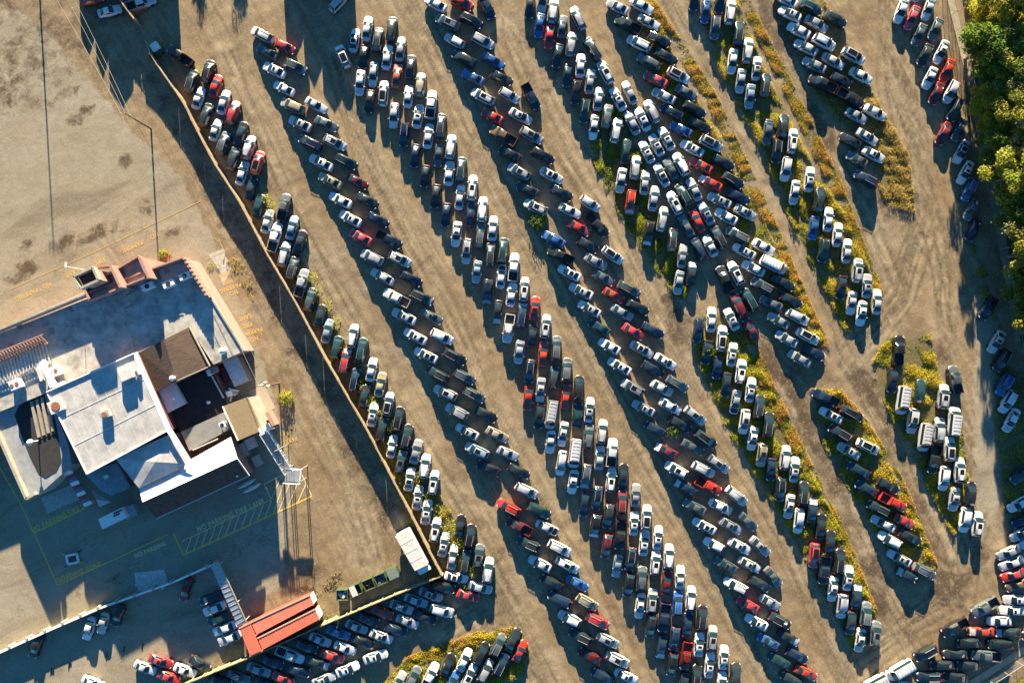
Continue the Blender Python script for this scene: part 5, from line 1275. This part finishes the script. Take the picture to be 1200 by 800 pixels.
for i, (x, y, k) in enumerate(spots):
    near = min((j for j in range(len(spots)) if j != i), key=lambda j: (spots[j][0] - x) ** 2 + (spots[j][1] - y) ** 2)
    same = sorted([s_ for s_ in spots if s_[2] == k and -20 < s_[1] < 420 and s_[0] < 1225], key=lambda s_: s_[1])
    if (x, y, k) in same:
        o = same.index((x, y, k)); words = ('topmost', 'second from the top', 'third from the top', 'fourth from the top', 'fifth from the top', 'sixth from the top', 'seventh from the top', 'eighth from the top', 'ninth from the top', 'tenth from the top', 'eleventh from the top', 'twelfth from the top', 'thirteenth from the top', 'fourteenth from the top', 'fifteenth from the top')
        lb = f'{KT[k]} in the wood beyond the wire fence, {words[o]}' if o < len(same) - 1 else f'{KT[k]} in the wood beyond the wire fence, lowest of its kind'
    else: lb = f'{KT[k]} at the outer edge of the wood, out of sight'
    h = (9, 10.5, 10, 6)[k]
    p = P(x, y, h * .6); p.z = 0
    if used[k] == 0: t = protos[k]; t.location = p; t['label'] = lb
    else: t = dup(protos[k], p, rng.uniform(0, 6), lb)
    used[k] += 1; s_ = rng.uniform(1.0, 1.3); t.scale = (s_, s_, s_ * rng.uniform(.65, .85))
# trees beyond the top edge, whose long shade reaches into the yard
for x, y, k, s_ in ((228, -95, 3, .6), (275, -110, 3, .7), (60, -150, 3, .7)):
    p = P(x, y, 0); t = dup(protos[k], p, rng.uniform(0, 6), KT[k] + ' beyond the top edge of the yard'); t['group'] = 'trees beyond the top edge'; t.scale = (s_, s_, s_)
# undergrowth along the wood edge and weeds in the rows
def ptsin(pl, per_m2):
    a_ = np.array(pl, float); x0, y0, x1, y1 = *a_.min(0), *a_.max(0); n = int((x1 - x0) * (y1 - y0) * S * S * per_m2)
    x, y = rng.uniform(x0, x1, n), rng.uniform(y0, y1, n); k = inpoly(pl, x, y); return x[k], y[k]
cars_xy = np.array([(p[0], p[1]) for p in POS])
def weeds(name, pl, per, pal, hmax, leaf, clump=.5, edge_dry=True):
    x, y = ptsin(pl, per); n = len(x)
    X_, Y_ = (x - 600) * S, (400 - y) * S
    # clumps: keep where a lumpy function is high
    f = np.zeros(n)
    for _ in range(14):
        a1, b1, c1 = rng.normal(0, 1.0, 2).tolist() + [rng.uniform(0, 6)]; f += np.sin(X_ * a1 + Y_ * b1 + c1)
    keep = f + rng.normal(0, 1.2, n) > clump; X_, Y_, f = X_[keep], Y_[keep], f[keep]; n = len(X_)
    m_ = 5; cx = np.repeat(X_, m_) + rng.normal(0, .12, n * m_); cy = np.repeat(Y_, m_) + rng.normal(0, .12, n * m_)
    hh = np.repeat(np.clip(.3 + .14 * f, .1, 1.2) * hmax, m_) * rng.uniform(.2, 1, n * m_)
    cen = np.stack([cx, cy, hh], 1); nr = rng.normal(size=(n * m_, 3)) * .7 + np.array([0, .1, .6]); nr /= np.linalg.norm(nr, axis=1)[:, None]
    pi_ = np.clip(((f / 4 + .5) * len(pal) + rng.normal(0, 1.0, n)).astype(int), 0, len(pal) - 1); tint = np.repeat(np.array(pal)[pi_], m_, 0) * rng.uniform(.7, 1.3, (n * m_, 1))
    o = quads_mesh(name, cen, nr, rng.uniform(.6, 1.5, n * m_) * leaf, np.clip(tint, 0, .5), WEED, None, .5); tag(o, kind='stuff'); return o
GREENP = [(.07, .13, .016), (.14, .21, .02), (.26, .31, .025), (.36, .37, .03)]; YEL = GREENP[1:] + [(.44, .4, .035), (.5, .38, .04)]; DRY = [(.28, .18, .05), (.24, .19, .06), (.16, .14, .04), (.3, .21, .07)]
WL = {'north east': GREENP, 'eighth row': YEL[:1] + [(.34, .3, .05)] + [(.5, .36, .06), (.48, .3, .06), (.4, .3, .08)], 'east bank': GREENP, 'fence row': YEL, 'long island': YEL[:4]}
for k, pl in WEEDS.items():
    o = weeds('weeds', pl, {'fence row': 34, 'east bank': 16, 'eighth row': 34}.get(k, 48), WL.get(k, YEL), .62, .165, {'fence row': .6, 'eighth row': -.3}.get(k, -.1))
    o['label'] = {'north east': 'tall green weeds growing among the fifth row', 'sixth row': 'yellow green weeds along the sixth row', 'seventh row': 'yellow green weeds among the seventh row', 'eighth row': 'dry golden weeds around the eighth row', 'long island': 'weeds filling the long lower island', 'short island': 'weeds filling the short island', 'van island': 'yellow weeds among the white vans', 'east verge': 'weeds below the woodland fence row', 'east bank': 'dark weeds on the shaded right bank', 'bottom corner': 'yellow weeds in the bottom corner rows', 'fence row': 'yellow weeds between cars along the board fence', 'south east corner': 'yellow weeds in the lower right corner'}[k]
rims = [('sixth row', [(752, 0), (768, 0), (838, 108), (905, 250), (972, 405), (962, 405), (895, 260), (826, 115)]), ('seventh row', [(866, 0), (878, 0), (930, 100), (985, 210), (1034, 340), (1024, 340), (975, 225), (920, 110)]), ('long island', [(862, 372), (880, 390), (935, 510), (990, 620), (1032, 725), (1024, 725), (980, 625), (925, 520), (865, 400)]),
        ('short island', [(952, 455), (985, 456), (1014, 488), (1058, 560), (1098, 660), (1086, 660), (1048, 570), (1008, 500), (980, 465)]), ('bottom corner', [(450, 800), (478, 768), (560, 739), (610, 733), (610, 742), (560, 750), (480, 782), (465, 800)])]
for k, pl in rims:  # fringe palette gilded to carry the low sun on these edges
    o = weeds('weeds', pl, 55, [(.3, .27, .035), (.45, .38, .045), (.5, .36, .05), (.5, .28, .05)], .42, .15, -2.0); o['label'] = 'weeds coloured in low-sun gold along the sunny edge of the ' + k
o = weeds('undergrowth', [(1118, -20), (1130, 0), (1146, 75), (1158, 140), (1170, 200), (1186, 300), (1196, 400), (1260, 460), (1260, -60)], 16, GREENP, 2.0, .3, -1.5); o['label'] = 'dense green undergrowth filling the ground between the woodland trees'
o = weeds('weeds', [(282, 300), (296, 330), (300, 360), (262, 300), (250, 330), (282, 400), (276, 410), (240, 310)], 10, YEL, .4, .16, .5); o['label'] = 'thin yellow weeds along the pink wall'
tx, ty = [], []
for x, y, r_ in ((368,326,5),(374,340,6),(384,358,7),(394,378,6),(420,452,6),(446,486,6),(458,498,6),(470,554,6),(466,560,7),(490,560,6),(514,598,7),(526,616,9),(530,628,8),(314,234,5),(320,244,6),(236,86,5),(404,412,6),(436,470,6),(500,584,6),(538,634,6),(553,668,6),(545,690,6),(430,462,5),(484,610,4),(506,640,4)):
    n_ = int(r_ * 26); a_ = rng.uniform(0, 6.283, n_); q_ = r_ * np.sqrt(rng.uniform(0, 1, n_)); tx.append(x + q_ * np.cos(a_)); ty.append(y + q_ * np.sin(a_) * 1.3)
tx, ty = np.concatenate(tx), np.concatenate(ty); n_ = len(tx)
cen = np.stack([(tx - 600) * S, (400 - ty) * S, rng.uniform(.1, 1.25, n_)], 1); nr = rng.normal(size=(n_, 3)) + np.array([0, .3, .5]); nr /= np.linalg.norm(nr, axis=1)[:, None]
o = quads_mesh('weeds', cen, nr, rng.uniform(.12, .34, n_), np.clip(np.array(YEL)[rng.integers(0, len(YEL), n_)] * rng.uniform(.7, 1.3, (n_, 1)), 0, .6), WEED, None, .5); tag(o, 'bright yellow green tufts growing between the cars of the board fence row', kind='stuff')
def bush(label, x, y, r_, pal, n):
    d = rng.normal(size=(n, 3)); d /= np.linalg.norm(d, axis=1)[:, None]; d[:, 2] = np.abs(d[:, 2]); lum = 1 + .25 * np.sin(d[:, 0] * 7 + x) * np.sin(d[:, 1] * 8 + y)
    c = d * (rng.uniform(.3, 1, n)[:, None] ** .4) * r_ * lum[:, None] * np.array([1, 1, .9]); nr = d + rng.normal(size=(n, 3)) * .5; nr /= np.linalg.norm(nr, axis=1)[:, None]
    col = np.array(pal)[rng.integers(0, len(pal), n)] * rng.uniform(.7, 1.3, (n, 1)); root = thing('bush', label, 'bush', P(x, y))
    quads_mesh('foliage', c + np.array([0, 0, .1]), nr, rng.uniform(.6, 1.4, n) * .24, np.clip(col, 0, .5), WEED, root, .7)
    bm = bmesh.new()
    for k in range(5): tube(bm, (0, 0, 0), (math.cos(k * 1.25) * r_ * .5, math.sin(k * 1.25) * r_ * .5, r_ * .7), .05, .02, 5)
    obj('stem', bm, BARK, root)
bush('dark green bush growing between blue and white cars in the fourth row', 630, 260, 1.8, GREENP[:2], 700)
bush('straggly green bush in the fourth row beside a wrecked car', 789, 505, 1.5, GREENP[:3], 260)
bush('round yellow bush in the brick planter by the entrance', 193, 299, 1.1, [(.3, .3, .03), (.24, .26, .03)], 500)
bush('orange brown bush beside the end post of the board fence', 179.5, 68, .8, [(.35, .2, .03), (.3, .17, .04)], 300)
bush('yellow green bush beside the utility pole with transformers', 336, 466, 1.5, YEL, 600)
bush('dark green bush in the long island beside a navy suv', 829, 412, 1.6, GREENP[:2], 700)
# scattered litter and leaves on the yard corner by the dumpsters
o = weeds('fallen_leaves', [(345, 690), (400, 668), (420, 690), (385, 735), (375, 710)], 8, [(.3, .22, .05), (.35, .28, .12), (.25, .2, .1)], .15, .2, 1.0); o['label'] = 'yellow fallen leaves scattered beside the red containers'
